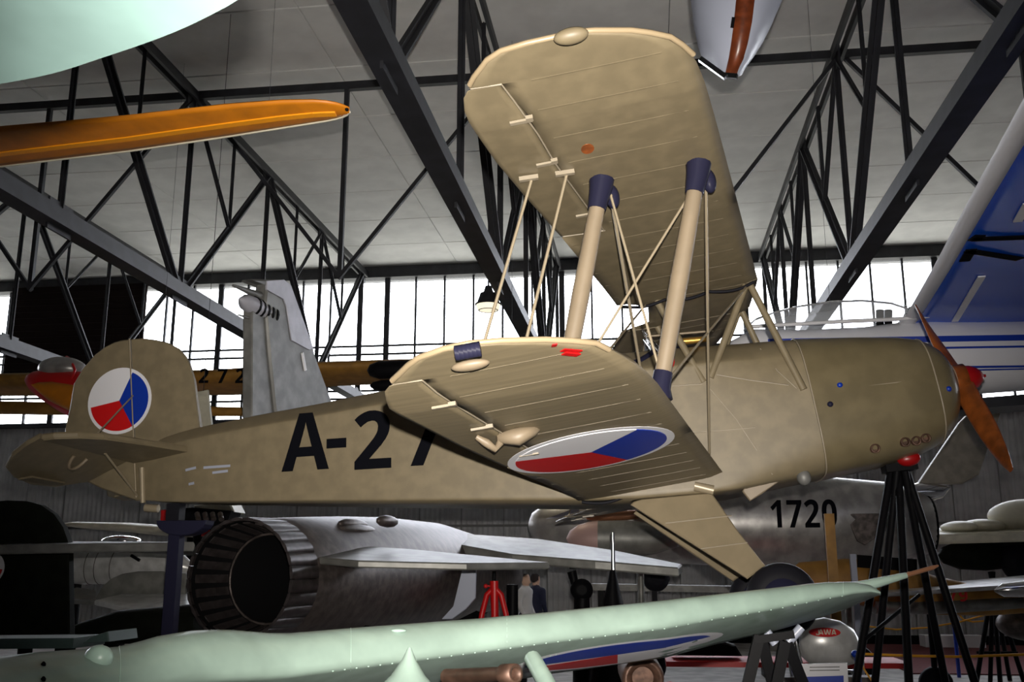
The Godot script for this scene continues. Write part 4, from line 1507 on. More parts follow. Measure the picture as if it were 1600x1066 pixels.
# ---------------------------------------------------------------- bare metal jet numbered 1720
func build_silver_jet() -> void:
	var z := -15.0
	var b := thing("silver_jet", "bare metal jet with stencilled number 1720 behind the biplane's gear", "jet", at(1200, 980, z) * Vector3(1, 0, 1))
	var prof := [[826, 822, 6], [832, 822, 20], [850, 822, 32], [890, 822, 42], [960, 820, 52], [1060, 818, 60], [1200, 817, 66], [1300, 815, 66], [1390, 815, 58], [1440, 818, 46], [1452, 820, 40]]
	var rings := []
	for s in prof:
		var h: float = s[2] / FOCAL * 15.0
		rings.append(circle(at(s[0], s[1], z), Vector3(0, h, 0), Vector3(0, 0, h), 32))
	var st := begin()
	loft(st, rings)
	var fu := put("fuselage", st, M.silver, b)
	st = begin()
	lathe(st, at(1452, 820, z), Vector3.RIGHT, [[-0.02, 0.39], [0.03, 0.38], [0.03, 0.31], [-0.1, 0.28]], 28)
	put("tail_pipe", st, M.soot, fu)
	var k := 0
	for t in [["1", 1215], ["7", 1241], ["2", 1268], ["0", 1296]]:
		part_mesh("numeral", text_mesh(t[0], 0.375, 0.012), M.ink, b, Transform3D(Basis.from_scale(Vector3(0.78, 1, 1)), at(t[1], 804, z + 0.63) - b.position))
		k += 1
	st = begin()
	var o := outline([[1322, 808], [1330, 803], [1392, 802], [1384, 830], [1352, 852], [1340, 846]], z + 0.615)
	prism(st, o, Vector3(0, 0, -0.06), 0.006)
	put("airbrake_panel", st, M.burnt, fu)
	st = begin()
	o = outline([[1434, 757], [1500, 660], [1520, 640], [1566, 640], [1530, 742], [1505, 756]], z + 0.05)
	prism(st, o, Vector3(0, 0, -0.14), 0.02)
	put("fin", st, M.fin_tan, b)
	st = begin()
	tube(st, [at(1395, 772, z), at(1440, 770, z), at(1470, 768, z), at(1484, 762, z)], [0.06, 0.15, 0.1, 0.015], 16)
	put("tail_fairing", st, M.chrome, b)
	rings = []
	st = begin()
	var c := at(884, 840, z + 1.0)
	lathe(st, at(935, 842, z + 1.0), Vector3(1, 0.0, 0), [[0, 0.24], [0.38, 0.25], [0.75, 0.21], [1.2, 0.075], [1.25, 0.01]], 24)
	var tk := put("drop_tank", st, M.silver_dull, b)
	st = begin()
	lathe(st, at(935, 842, z + 1.0), Vector3(-1, 0.0, 0), [[0, 0.242], [0.12, 0.232], [0.27, 0.19], [0.39, 0.11], [0.44, 0.01]], 24)
	put("tank_nose", st, M.pink, tk)
	st = begin()
	lathe(st, at(912, 809, z + 0.9), at(1020, 803, z + 0.9) - at(912, 809, z + 0.9), [[0, 0.01], [0.1, 0.05], [0.38, 0.07], [0.88, 0.06], [1.06, 0.025]], 14)
	put("slim_tank", st, M.copper, b)
	st = begin()
	tube(st, [at(972, 822, z + 1.15), at(972, 838, z + 1.15)], 0.025, 8)
	beam(st, at(962, 838, z + 1.15), at(986, 838, z + 1.15), 0.02, 0.02)
	put("tank_pylon", st, M.black, b)
	st = begin()
	o = outline([[852, 811], [880, 801], [905, 793], [905, 799], [870, 810]], z + 0.75)
	prism(st, o, Vector3(0, 0, -0.03))
	put("small_vane", st, M.fighter_light, b)
	for px in [1000, 1320]:
		st = begin()
		var g := at(px, 870, z)
		tube(st, [g, Vector3(g.x, 0.35, g.z)], 0.05, 8)
		var lg := put("gear_leg", st, M.silver_dull, b)
		st = begin()
		lathe(st, Vector3(g.x, 0.33, g.z - 0.1), Vector3.BACK, [[0, 0.2], [0.03, 0.31], [0.1, 0.33], [0.17, 0.31], [0.2, 0.2]], 24)
		put("wheel", st, M.rubber, lg)

# ---------------------------------------------------------------- tails and metal aircraft beyond the biplane's tail
func build_left_things() -> void:
	var z := -8.1
	var b := thing("dark_green_tail", "very dark green aircraft tail with round-topped fin and part roundel", "aircraft tail", at(30, 1000, z) * Vector3(1, 0, 1))
	var st := begin()
	prism(st, outline([[-120, 840], [-80, 800], [-30, 785], [10, 782], [40, 783], [62, 789], [82, 803], [97, 824], [106, 850], [108, 1003], [-120, 1020]], z), Vector3(0, 0, -0.1), 0.015)
	var fin := put("fin", st, M.dark_green, b)
	st = begin()
	var c := at(-16, 888, z + 0.002)
	fan(st, c, Vector3(0.137, 0, 0), Vector3(0, 0.137, 0), 0, TAU, 32, Vector3(0, 0, 0.003))
	var rn := put("roundel", st, M.white, fin)
	st = begin()
	fan(st, c + Vector3(0, 0, 0.003), Vector3(0.12, 0, 0), Vector3(0, 0.12, 0), -PI * 0.75, -0.08, 20, Vector3(0, 0, 0.002))
	put("red_field", st, M.red, rn)
	st = begin()
	var o := PackedVector3Array([at(-160, 856, -7.5), at(150, 849, -7.5), at(304, 847, -7.55), at(306, 855, -8.0), at(100, 846, -8.7), at(-160, 852, -8.7)])
	prism(st, o, Vector3(0, -0.07, 0), 0.012)
	put("tailplane", st, M.fighter, b)
	st = begin()
	lathe(st, at(-100, 985, z), Vector3(-1, 0.05, 0), [[0, 0.02], [0.2, 0.2], [1.2, 0.4], [3.0, 0.5]], 20)
	put("rear_fuselage", st, M.dark_green, b)
	st = begin()
	var s0 := at(40, 1010, z - 0.05)
	tube(st, [s0, Vector3(s0.x, 0.12, s0.z)], 0.06, 8)
	put("tail_support", st, M.black, b)
	# teal board on the near side
	b = thing("teal_board", "dark teal board with turned-up end above the mint wing", "board", at(60, 1003, -5.0))
	st = begin()
	beam(st, at(-90, 1004, -5.0), at(140, 1002, -5.0), 0.3, 0.05)
	put("board", st, M.teal, b)
	st = begin()
	prism(st, outline([[128, 1006], [140, 996], [168, 987], [170, 1003]], -4.9), Vector3(0, 0, -0.3), 0.006)
	put("raised_end", st, M.teal, b)
	for x in [-60, 100]:
		st = begin()
		var q := at(x, 1006, -5.0)
		beam(st, q, Vector3(q.x, 0, q.z), 0.06, 0.06, Vector3.BACK)
		put("leg", st, M.black, b)
	# bright metal aircraft
	z = -11.0
	b = thing("silver_aircraft", "polished metal aircraft fuselage and tail seen behind the cradle post", "aircraft", at(200, 1000, z) * Vector3(1, 0, 1))
	var rings := []
	for s in [[60, 884, 30], [110, 884, 30], [200, 884, 29], [262, 882, 24], [285, 884, 18], [300, 888, 8]]:
		var h: float = s[2] / FOCAL * 11.0
		rings.append(circle(at(s[0], s[1], z), Vector3(0, h, 0), Vector3(0, 0, h), 28))
	st = begin()
	loft(st, rings)
	var fu := put("fuselage", st, M.silver_bright, b)
	for x in [147, 162, 186]:
		st = begin()
		var q := []
		for k in 13:
			var a := -PI * 0.6 + PI * 1.2 * k / 12.0
			q.append(at(x + (k - 6) * 0.6, 884, z) + Vector3(0, 0.213 * sin(a), 0.213 * cos(a)))
		tube(st, q, 0.004, 5)
		put("skin_band", st, M.burnt, fu)
	st = begin()
	prism(st, outline([[148, 936], [158, 918], [172, 905], [190, 897], [215, 893], [250, 893], [290, 896], [290, 940], [200, 940]], z + 0.7), Vector3(0, 0, -0.06), 0.012)
	put("tail_fin", st, M.silver_dull, b)
	st = begin()
	prism(st, PackedVector3Array([at(148, 938, z + 1.1), at(200, 926, z + 0.6), at(300, 926, z + 0.6), at(300, 945, z + 1.3), at(222, 955, z + 1.5)]), Vector3(0, -0.05, 0), 0.01)
	put("tailplane", st, M.silver_bright, b)
	st = begin()
	prism(st, PackedVector3Array([at(60, 934, z + 0.5), at(120, 918, z + 0.2), at(150, 922, z + 0.3), at(150, 938, z + 1.0)]), Vector3(0, -0.05, 0), 0.01)
	put("wing_stub", st, M.silver_dull, b)
	st = begin()
	ball(st, at(190, 846, z - 0.4), Vector3(0.24, 0.07, 0.2), 14)
	put("canopy", st, M.chrome, b)
	st = begin()
	beam(st, at(205, 868, z + 0.2), at(218, 876, z + 0.2), 0.03, 0.03)
	put("aerial_mast", st, M.black, b)
	for x in [120, 250]:
		st = begin()
		var q := at(x, 905, z)
		tube(st, [q, Vector3(q.x, 0, q.z)], 0.06, 8)
		put("support_leg", st, M.black, b)
	# long dark fuselage lying low
	b = thing("dark_fuselage", "low dark camouflaged fuselage lying beneath the silver tail", "fuselage", at(200, 1000, -9.0) * Vector3(1, 0, 1))
	st = begin()
	lathe(st, at(106, 985, -9.0), at(330, 972, -9.0) - at(106, 985, -9.0), [[0, 0.02], [0.15, 0.07], [0.5, 0.15], [1.3, 0.17]], 20)
	put("body", st, M.dark_green, b)
	for x in [180, 280]:
		st = begin()
		var q := at(x, 985, -9.0)
		beam(st, q, Vector3(q.x, 0, q.z), 0.1, 0.2, Vector3.BACK)
		put("trestle_leg", st, M.black, b)
	# white wing against the far wall
	b = thing("white_wing", "slim off-white aircraft wing before the corrugated wall", "wing", at(190, 830, -16.0))
	st = begin()
	rings = []
	for s in [[115, 820, 822, 2], [130, 816, 826, 5], [200, 817, 832, 8], [262, 821, 838, 9], [330, 824, 842, 9]]:
		var hi := at(s[0], s[1], -16.0); var lo := at(s[0], s[2], -16.0)
		rings.append(circle((hi + lo) * 0.5, Vector3(0, (hi.y - lo.y) * 0.5, 0), Vector3(0, 0, 0.5), 14))
	loft(st, rings)
	put("wing_skin", st, M.cream, b)
	st = begin()
	var wl := at(300, 836, -16.0)
	tube(st, [wl, Vector3(wl.x, 0, wl.z)], 0.08, 8)
	put("support_leg", st, M.black, b)
	# red and white nose of a small aircraft behind the cradle
	b = thing("trainer_nose", "small red and white aircraft nose with bare engine behind the cradle", "aircraft", at(310, 1000, -12.6) * Vector3(1, 0, 1))
	st = begin()
	prism(st, outline([[252, 796], [300, 793], [360, 798], [352, 822], [300, 834], [254, 828]], -12.6), Vector3(0, 0, -0.4), 0.03)
	put("engine_block", st, M.black, b)
	st = begin()
	prism(st, outline([[251, 797], [264, 797], [260, 820], [250, 819]], -12.57), Vector3(0, 0, -0.3), 0.01)
	put("red_panel", st, M.red, b)
	st = begin()
	prism(st, outline([[262, 809], [272, 809], [271, 820], [259, 820]], -12.56), Vector3(0, 0, -0.05), 0.004)
	put("white_panel", st, M.white, b)
	st = begin()
	prism(st, outline([[302, 790], [358, 784], [366, 800], [350, 805], [306, 800]], -12.7), Vector3(0, 0, -0.4), 0.02)
	put("white_cowl", st, M.cream, b)
	st = begin()
	prism(st, outline([[314, 838], [318, 820], [334, 838]], -12.5), Vector3(0, 0, -0.05), 0.004)
	put("red_fin", st, M.red, b)
	for k in 4:
		st = begin()
		tube(st, [at(308 + k * 12, 803, -12.55), at(310 + k * 12, 812, -12.45)], 0.035, 8)
		put("cylinder_head", st, M.burnt, b)
	st = begin()
	var g := at(310, 834, -12.8)
	tube(st, [g, Vector3(g.x, 0, g.z)], 0.07, 8)
	put("support_leg", st, M.black, b)
	# pale tail piece just ahead of the biplane's fin
	st = begin()
	prism(st, outline([[308, 612], [324, 609], [331, 672], [312, 678]], -12.2), Vector3(0, 0, -0.06), 0.01)
	var hw := at(318, 611, -12.2)
	var hr := thing("hanging_rudder", "small cream rudder hanging beside the biplane's rounded fin", "rudder", hw)
	put("panel", st, M.cream, hr)
	st = begin()
	tube(st, [hw, Vector3(hw.x, CEIL_Y + 0.01, hw.z - 0.03)], 0.004, 5)
	put("hanging_wire", st, M.steel, hr)

# ---------------------------------------------------------------- aircraft and stands beyond the biplane's nose
func build_right_things() -> void:
	var z := -16.0
	var b := thing("white_aircraft", "off-white aircraft wing with domed fairings and dark engine pod", "aircraft", at(1560, 1045, z) * Vector3(1, 0, 1))
	var st := begin()
	prism(st, PackedVector3Array([at(1446, 836, z + 0.6), at(1455, 826, z - 0.6), at(1700, 808, z - 0.6), at(1700, 828, z + 0.9)]), Vector3(0, -0.14, 0), 0.03)
	put("wing", st, M.cream, b)
	for p in [[1500, 824, 26, 9], [1535, 822, 30, 10], [1606, 806, 55, 24]]:
		st = begin()
		ball(st, at(p[0], p[1], z + 0.1), Vector3(p[2] * 0.0102, p[3] * 0.0102, 0.4), 14)
		put("domed_fairing", st, M.cream, b)
	st = begin()
	lathe(st, at(1466, 868, z + 0.3), Vector3(1, 0, -0.2), [[0, 0.01], [0.08, 0.12], [0.3, 0.2], [0.7, 0.22], [1.1, 0.18]], 20)
	put("engine_pod", st, M.dark_green, b)
	st = begin()
	beam(st, at(1555, 845, z + 0.4), at(1640, 840, z + 0.4), 0.6, 0.16)
	put("pod_pylon", st, M.dark_green, b)
	st = begin()
	lathe(st, at(1590, 880, z + 0.2), Vector3.BACK, [[0, 0.1], [0.03, 0.25], [0.12, 0.28], [0.2, 0.25], [0.23, 0.1]], 20)
	put("wheel", st, M.rubber, b)
	var apex := at(1550, 900, z + 0.2)
	var ts := thing("tripod_stand", "black tube stand with splayed legs carrying the off-white wing", "stand", Vector3(apex.x, 0, apex.z))
	var k := 0
	for f in [[1520, -15.4], [1545, -16.6], [1560, -15.2], [1576, -16.8], [1600, -15.6]]:
		st = begin()
		tube(st, [apex + Vector3(0.02 * (f[0] - 1560) / 40.0, 0.06, 0), apex + Vector3(0, -0.1, 0), Vector3(at(f[0], 1043, f[1]).x, 0, f[1])], 0.035, 8)
		put("leg", st, M.black, ts)
	st = begin()
	tube(st, [at(1526, 1020, -15.6), at(1590, 1020, -15.6)], 0.02, 6)
	put("brace", st, M.black, ts)
	# dark oval tail beyond the stand
	b = thing("dark_tail_cone", "dark brown tail cone resting low beyond the splayed stand", "tail cone", at(1600, 1010, -14.6) * Vector3(1, 0, 1))
	st = begin()
	ball(st, at(1608, 975, -14.6), Vector3(0.42, 0.22, 0.25), 16)
	put("cone", st, M.burnt, b)
	st = begin()
	var q0 := at(1610, 990, -14.6)
	beam(st, q0, Vector3(q0.x, 0, q0.z), 0.12, 0.12, Vector3.BACK)
	put("block", st, M.black, b)
	# yellow aircraft numbered 79
	z = -14.0
	b = thing("yellow_aircraft", "yellow light aircraft with red number 79 and silver strut-braced wing", "aircraft", at(1420, 1000, z) * Vector3(1, 0, 1))
	var rings := []
	for s in [[1225, 895, 6, 10], [1250, 895, 24, 30], [1320, 898, 32, 36], [1400, 905, 36, 36], [1460, 920, 28, 30], [1540, 930, 20, 22], [1640, 930, 14, 16]]:
		var h: float = s[2] / FOCAL * 14.0
		rings.append(circle(at(s[0], s[1] + 10, z), Vector3(0, h, 0), Vector3(0, 0, h * 0.8), 24))
	st = begin()
	loft(st, rings)
	var fu := put("fuselage", st, M.ochre, b)
	st = begin()
	beam(st, at(1340, 877, z + 0.26), at(1432, 884, z + 0.22), 0.05, 0.16)
	put("cabin_window", st, M.soot, fu)
	st = begin()
	rings = []
	for s in [[1365, 948, 10], [1460, 948, 11], [1560, 944, 9], [1640, 940, 6]]:
		var h: float = s[2] / FOCAL * 14.0
		rings.append(circle(at(s[0], s[1], z + 0.05), Vector3(0, h, 0), Vector3(0, 0, 0.2), 14))
	loft(st, rings)
	put("keel", st, M.fighter, b)
	for t in [["7", 1488], ["9", 1505]]:
		part_mesh("numeral", text_mesh(t[0], 0.15, 0.01), M.red, b, Transform3D(Basis(), at(t[1], 931, z + 0.24) - b.position))
	st = begin()
	prism(st, PackedVector3Array([at(1380, 927, z + 1.0), at(1380, 919, z - 0.4), at(1700, 890, z - 0.4), at(1700, 906, z + 1.0)]), Vector3(0, -0.05, 0), 0.012)
	put("wing", st, M.silver, b)
	st = begin()
	lathe(st, at(1553, 923, z + 1.1), Vector3(1, 0.05, 0), [[0, 0.01], [0.1, 0.08], [0.4, 0.1], [0.9, 0.09]], 14)
	put("wing_float", st, M.chrome, b)
	for x in [1300, 1450]:
		st = begin()
		var g := at(x, 930, z)
		tube(st, [g, Vector3(g.x, 0.2, g.z)], 0.04, 8)
		var lg := put("gear_leg", st, M.black, b)
		st = begin()
		lathe(st, Vector3(g.x, 0.22, g.z - 0.07), Vector3.BACK, [[0, 0.1], [0.02, 0.2], [0.07, 0.22], [0.12, 0.2], [0.14, 0.1]], 20)
		put("wheel", st, M.rubber, lg)
	# posts between the aircraft
	st = begin()
	var p0 := at(1295, 803, -11.2)
	beam(st, p0, Vector3(p0.x, 0, p0.z), 0.10, 0.06, Vector3.BACK)
	one("wooden_post", "ochre painted wooden post standing before the silver jet's number", "post", st, M.ochre)
	st = begin()
	p0 = at(1332, 866, -12.9)
	beam(st, p0, Vector3(p0.x, 0, p0.z), 0.07, 0.07, Vector3.BACK)
	one("grey_pole", "light grey pole beneath the silver jet's rear fuselage", "pole", st, M.grey_paint)
	# jack under the swept wing
	b = thing("jack_stand", "black cone jack stand with polished rod under the swept wing", "jack", at(957, 1000, -10.6) * Vector3(1, 0, 1))
	var jt := at(957, 832, -10.6); var jb := at(957, 888, -10.6)
	st = begin()
	tube(st, [jt, jt + Vector3(0, -0.95, 0)], 0.022, 10)
	put("rod", st, M.chrome, b)
	st = begin()
	lathe(st, Vector3(jb.x, jb.y - 0.02, jb.z), Vector3.DOWN, [[0, 0.03], [0.1, 0.05], [0.45, 0.13], [1.1, 0.26], [1.66, 0.38]], 12)
	put("cone", st, M.black, b)
	# black undercarriage unit
	b = thing("undercarriage_unit", "black aircraft undercarriage leg with round hub standing by the wall", "undercarriage", at(907, 1000, -13.0) * Vector3(1, 0, 1))
	st = begin()
	lathe(st, at(908, 922, -13.0), Vector3(0.2, 0, 1), [[-0.1, 0.05], [-0.08, 0.13], [0.08, 0.14], [0.1, 0.06]], 20)
	put("hub", st, M.black, b)
	st = begin()
	tube(st, [at(893, 893, -13.0), at(899, 915, -13.0)], [0.06, 0.05], 8)
	beam(st, at(890, 884, -13.0), at(912, 884, -13.0), 0.1, 0.08)
	put("bracket", st, M.black, b)
	st = begin()
	var ug := at(909, 935, -13.0)
	tube(st, [ug, Vector3(ug.x, 0.0, ug.z)], [0.1, 0.14], 10)
	put("pedestal", st, M.black, b)
	# a wheel and a plank far behind
	st = begin()
	p0 = at(1022, 902, -15.9)
	lathe(st, Vector3(p0.x, p0.y, p0.z - 0.08), Vector3(0.3, 0, 1), [[0, 0.12], [0.03, 0.2], [0.09, 0.22], [0.15, 0.2], [0.18, 0.12]], 24)
	beam(st, p0 + Vector3(0, -0.1, 0), Vector3(p0.x, 0, p0.z), 0.08, 0.08, Vector3.BACK)
	one("spare_wheel", "dark aircraft wheel on a short post under the wing tip", "wheel", st, M.rubber)
	b = thing("wing_panel", "long grey-brown wing panel on trestles along the corrugated wall", "wing", at(1050, 920, -17.0) * Vector3(1, 0, 1))
	st = begin()
	beam(st, at(925, 917, -17.0), at(1210, 922, -17.0), 0.8, 0.1)
	put("panel", st, M.fighter, b)
	for x in [940, 1190]:
		st = begin()
		p0 = at(x, 922, -17.0)
		beam(st, p0, Vector3(p0.x, 0, p0.z), 0.1, 0.5, Vector3.BACK)
		put("trestle", st, M.black, b)

# ---------------------------------------------------------------- things on the floor
func build_floor_things() -> void:
	var st := begin()
	var a := at_height(1380, 1036, 0.0)
	beam(st, Vector3(a.x, 0.012, -20.9), Vector3(20, 0.012, -20.9), 6.6, 0.016)
	one("red_carpet", "dark red carpet strip along the corrugated wall", "carpet", st, M.carpet)
	st = begin()
	beam(st, at(1441, 1000, -23.6) * Vector3(1, 0, 1) + Vector3(0, 0.14, 0), at(1534, 1000, -23.6) * Vector3(1, 0, 1) + Vector3(0, 0.14, 0), 0.5, 0.24)
	one("white_plinth", "low white plinth on the red carpet against the wall", "plinth", st, M.white)
	# rope barrier
	var zp := -8.4
	var pt := at(1337, 1022, zp)
	var b := thing("barrier_post", "blue barrier post with yellow rope beside the info board", "barrier post", Vector3(pt.x, 0, zp))
	st = begin()
	tube(st, [Vector3(pt.x, 0, zp), pt + Vector3(0.01, 0, 0)], 0.022, 10)
	put("post", st, M.blue, b)
	st = begin()
	ball(st, pt, Vector3(0.035, 0.03, 0.035), 10)
	put("cap", st, M.blue, b)
	st = begin()
	lathe(st, Vector3(pt.x, 0, zp), Vector3.UP, [[0, 0.15], [0.02, 0.14], [0.03, 0.03]], 20)
	put("foot", st, M.black, b)
	st = begin()
	tube(st, [pt + Vector3(0.04, 0, 0), at(1420, 1025, zp - 0.05), at(1500, 1026.5, zp - 0.1), at(1600, 1023, zp - 0.15), at(1700, 1018, zp - 0.2)], 0.011, 6)
	one("yellow_rope", "taut yellow rope tied to the blue barrier post", "rope", st, M.rope)
	st = begin()
	tube(st, [pt + Vector3(0.02, -0.02, 0.05), at(1350, 1046, zp + 0.3), at(1366, 1070, zp + 0.5), at(1400, 1110, zp + 0.8)], 0.008, 6)
	one("slack_rope", "thin yellow cord slanting down from the barrier post", "rope", st, M.rope)
	zp = -17.2
	pt = at(1489, 955, zp)
	st = begin()
	tube(st, [pt, Vector3(pt.x, 0, zp)], 0.03, 8)
	one("far_barrier_post", "thin blue barrier post on the red carpet", "barrier post", st, M.blue)
	st = begin()
	tube(st, [at(1345, 978, zp), at(1400, 984, zp), at(1450, 981, zp + 0.15), at(1500, 972, zp + 0.15), at(1540, 961, zp)], 0.014, 6)
	tube(st, [pt + Vector3(0.04, 0, 0.04), at(1505, 968, zp), at(1520, 972, zp), at(1545, 970, zp)], 0.014, 6)
	one("sagging_rope", "sagging yellow rope between the tripod legs by the wall", "rope", st, M.rope)
	# motorcycle with a bare metal tank
	var z := -9.6
	b = thing("motorcycle", "vintage motorcycle with silver tank and red oval JAWA badge", "motorcycle", at(1300, 1060, z) * Vector3(1, 0, 1))
	var rings := []
	for s in [[1249, 1003, 8], [1252, 1003, 22], [1262, 1003, 30], [1290, 1003, 34], [1315, 1006, 32], [1335, 1010, 24], [1344, 1014, 12], [1347, 1015, 3]]:
		var h: float = s[2] / FOCAL * 9.6
		rings.append(circle(at(s[0], s[1], z), Vector3(0, h, 0), Vector3(0, 0, h * 0.75), 28))
	st = begin()
	loft(st, rings)
	var tank := put("fuel_tank", st, M.silver_bright, b)
	st = begin()
	var bc := at(1289, 988.5, z + 0.155)
	prism(st, circle(bc, Vector3(0.135, 0, 0), Vector3(0, 0.039, -0.012), 28), Vector3(0, 0, -0.05), 0.004)
	var badge := put("badge", st, M.red, tank)
	part_mesh("lettering", text_mesh("AWA", 0.05, 0.004), M.cream, badge, Transform3D(Basis(Vector3.RIGHT, 0.15), bc + Vector3(0.02, 0.0, 0.006)))
	st = begin()
	var jc := bc + Vector3(-0.062, 0, 0.008)
	beam(st, jc + Vector3(0.008, 0.024, -0.002), jc + Vector3(0.008, -0.018, 0.002), 0.009, 0.004, Vector3.BACK)
	beam(st, jc + Vector3(0.010, -0.019, 0.002), jc + Vector3(-0.014, -0.019, 0.002), 0.008, 0.004, Vector3.BACK)
	beam(st, jc + Vector3(-0.013, -0.020, 0.002), jc + Vector3(-0.013, -0.008, 0.002), 0.007, 0.004, Vector3.BACK)
	put("lettering", st, M.cream, badge)
	st = begin()
	tube(st, [at(1238, 985, z), at(1255, 1050, z), at(1262, 1120, z)], 0.018, 8)
	tube(st, [at(1262, 1030, z), at(1310, 1048, z), at(1345, 1050, z)], 0.014, 8)
	tube(st, [at(1320, 1035, z), at(1318, 1110, z)], 0.014, 8)
	tube(st, [at(1228, 990, z), at(1238, 1060, z), at(1244, 1110, z)], 0.016, 8)
	put("frame_tubes", st, M.chrome, b)
	for x in [1195, 1388]:
		st = begin()
		var c := at(x, 1066, z)
		c.y = 0.32
		lathe(st, c - Vector3(0, 0, 0.05), Vector3(0, 0, 1), [[0, 0.24], [0.02, 0.30], [0.05, 0.315], [0.08, 0.30], [0.1, 0.24]], 32)
		put("wheel", st, M.rubber, b)
	st = begin()
	beam(st, at(1225, 1080, z) , at(1370, 1080, z), 0.2, 0.25)
	put("engine", st, M.burnt, b)
	# red cart
	z = -13.4
	b = thing("red_cart", "low red cart with small wheels beneath the mint wing", "cart", at(1100, 1050, z) * Vector3(1, 0, 1))
	st = begin()
	beam(st, at(1040, 1033, z), at(1410, 1036, z), 0.9, 0.06)
	put("frame", st, M.red, b)
	for x in [1046, 1090, 1280, 1390]:
		st = begin()
		var c := at(x, 1040, z + 0.5)
		c.y = 0.16
		lathe(st, c - Vector3(0, 0, 0.04), Vector3.BACK, [[0, 0.02], [0, 0.14], [0.02, 0.16], [0.06, 0.16], [0.08, 0.14], [0.08, 0.02]], 20)
		put("wheel", st, M.red, b)
	st = begin()
	prism(st, outline([[1050, 1024], [1075, 1006], [1120, 1000], [1150, 1010], [1160, 1026]], z + 0.2), Vector3(0, 0, -0.5), 0.03)
	put("engine_load", st, M.black, b)
	# trestle under the mint wing
	z = -4.25
	b = thing("trestle_stand", "black steel A-frame trestle under the mint wing", "trestle", at(1205, 1066, z) * Vector3(1, 0, 1))
	for l in [[1186, 994, 1140, -4.05], [1188, 994, 1226, -4.45], [1226, 1004, 1190, -4.0], [1229, 1004, 1288, -4.5]]:
		st = begin()
		var p := at(l[0], l[1], z)
		var f := at(l[2], 1110, l[3])
		beam(st, p, Vector3(f.x + (f.x - p.x) * 2.0, 0, l[3]), 0.042, 0.042, Vector3.BACK)
		put("leg", st, M.black, b)
	st = begin()
	beam(st, at(1178, 1000, z), at(1240, 991, z), 0.05, 0.03)
	put("cross_bar", st, M.black, b)
	st = begin()
	tube(st, [at(1198, 988, z), at(1212, 1006, z)], 0.018, 8)
	tube(st, [at(1252, 980, z), at(1232, 1004, z)], 0.018, 8)
	put("saddle", st, M.grey_paint, b)
	# information board
	z = -7.4
	b = thing("info_board", "white information board with blue picture beneath the silver tank", "sign board", at(1288, 1066, z) * Vector3(1, 0, 1))
	st = begin()
	prism(st, outline([[1250, 1038], [1324, 1036], [1329, 1120], [1250, 1122]], z), Vector3(0, 0, -0.02), 0.003)
	put("board", st, M.white, b)
	st = begin()
	prism(st, outline([[1258, 1058], [1318, 1056], [1320, 1110], [1258, 1112]], z + 0.002), Vector3(0, 0, -0.004))
	put("blue_picture", st, M.blue, b)
	for y in [1043, 1048]:
		st = begin()
		beam(st, at(1265, y, z + 0.002), at(1312, y - 0.6, z + 0.002), 0.003, 0.006)
		put("print_line", st, M.fighter, b)
	for x in [1258, 1320]:
		st = begin()
		var c := at(x, 1110, z - 0.04)
		beam(st, c, Vector3(c.x, 0, c.z), 0.03, 0.03, Vector3.BACK)
		put("leg", st, M.black, b)
	# rusty cylinder at the lower edge
	b = thing("rusty_cylinder", "short brown metal cylinder with end ring below the mint wing's roundel", "engine part", at(1005, 1066, -4.9) * Vector3(1, 0, 1))
	st = begin()
	lathe(st, at(1006, 1063, -4.9), Vector3(-0.1, 0.1, -1), [[0.05, 0.05], [0.0, 0.075], [0.0, 0.09], [0.05, 0.10], [0.3, 0.10]], 24)
	put("cylinder", st, M.rust, b)
	st = begin()
	var cc := at(1006, 1085, -5.0)
	beam(st, cc, Vector3(cc.x, 0, cc.z), 0.1, 0.1, Vector3.BACK)
	put("stand", st, M.black, b)
	# red engine jack
	z = -11.3
	b = thing("red_jack", "bright red tripod engine jack beside the two visitors", "jack", at(768, 1040, z) * Vector3(1, 0, 1))
	st = begin()
	tube(st, [at(772, 908, z), at(773, 960, z), at(773, 1040, z)], [0.05, 0.04, 0.04], 10)
	put("column", st, M.red, b)
	for s in [-1.0, 1.0]:
		st = begin()
		var p := at(772, 918, z)
		tube(st, [p, p + Vector3(0.08 * s, -0.08, 0), p + Vector3(0.135 * s, -0.29, 0), Vector3(p.x + 0.27 * s, 0, z + 0.1)], 0.032, 8)
		put("leg", st, M.red, b)
	st = begin()
	var p1 := at(772, 918, z)
	tube(st, [p1, p1 + Vector3(0, -0.12, -0.12), Vector3(p1.x, 0, z - 0.4)], 0.032, 8)
	put("leg", st, M.red, b)
	st = begin()
	tube(st, [at(772, 916, z), at(760, 916, z)], 0.012, 6)
	ball(st, at(759, 916, z), Vector3.ONE * 0.025, 8)
	put("crank", st, M.red, b)
	st = begin()
	tube(st, [at(772, 908, z), at(772, 893, z)], 0.02, 8)
	put("screw", st, M.black, b)

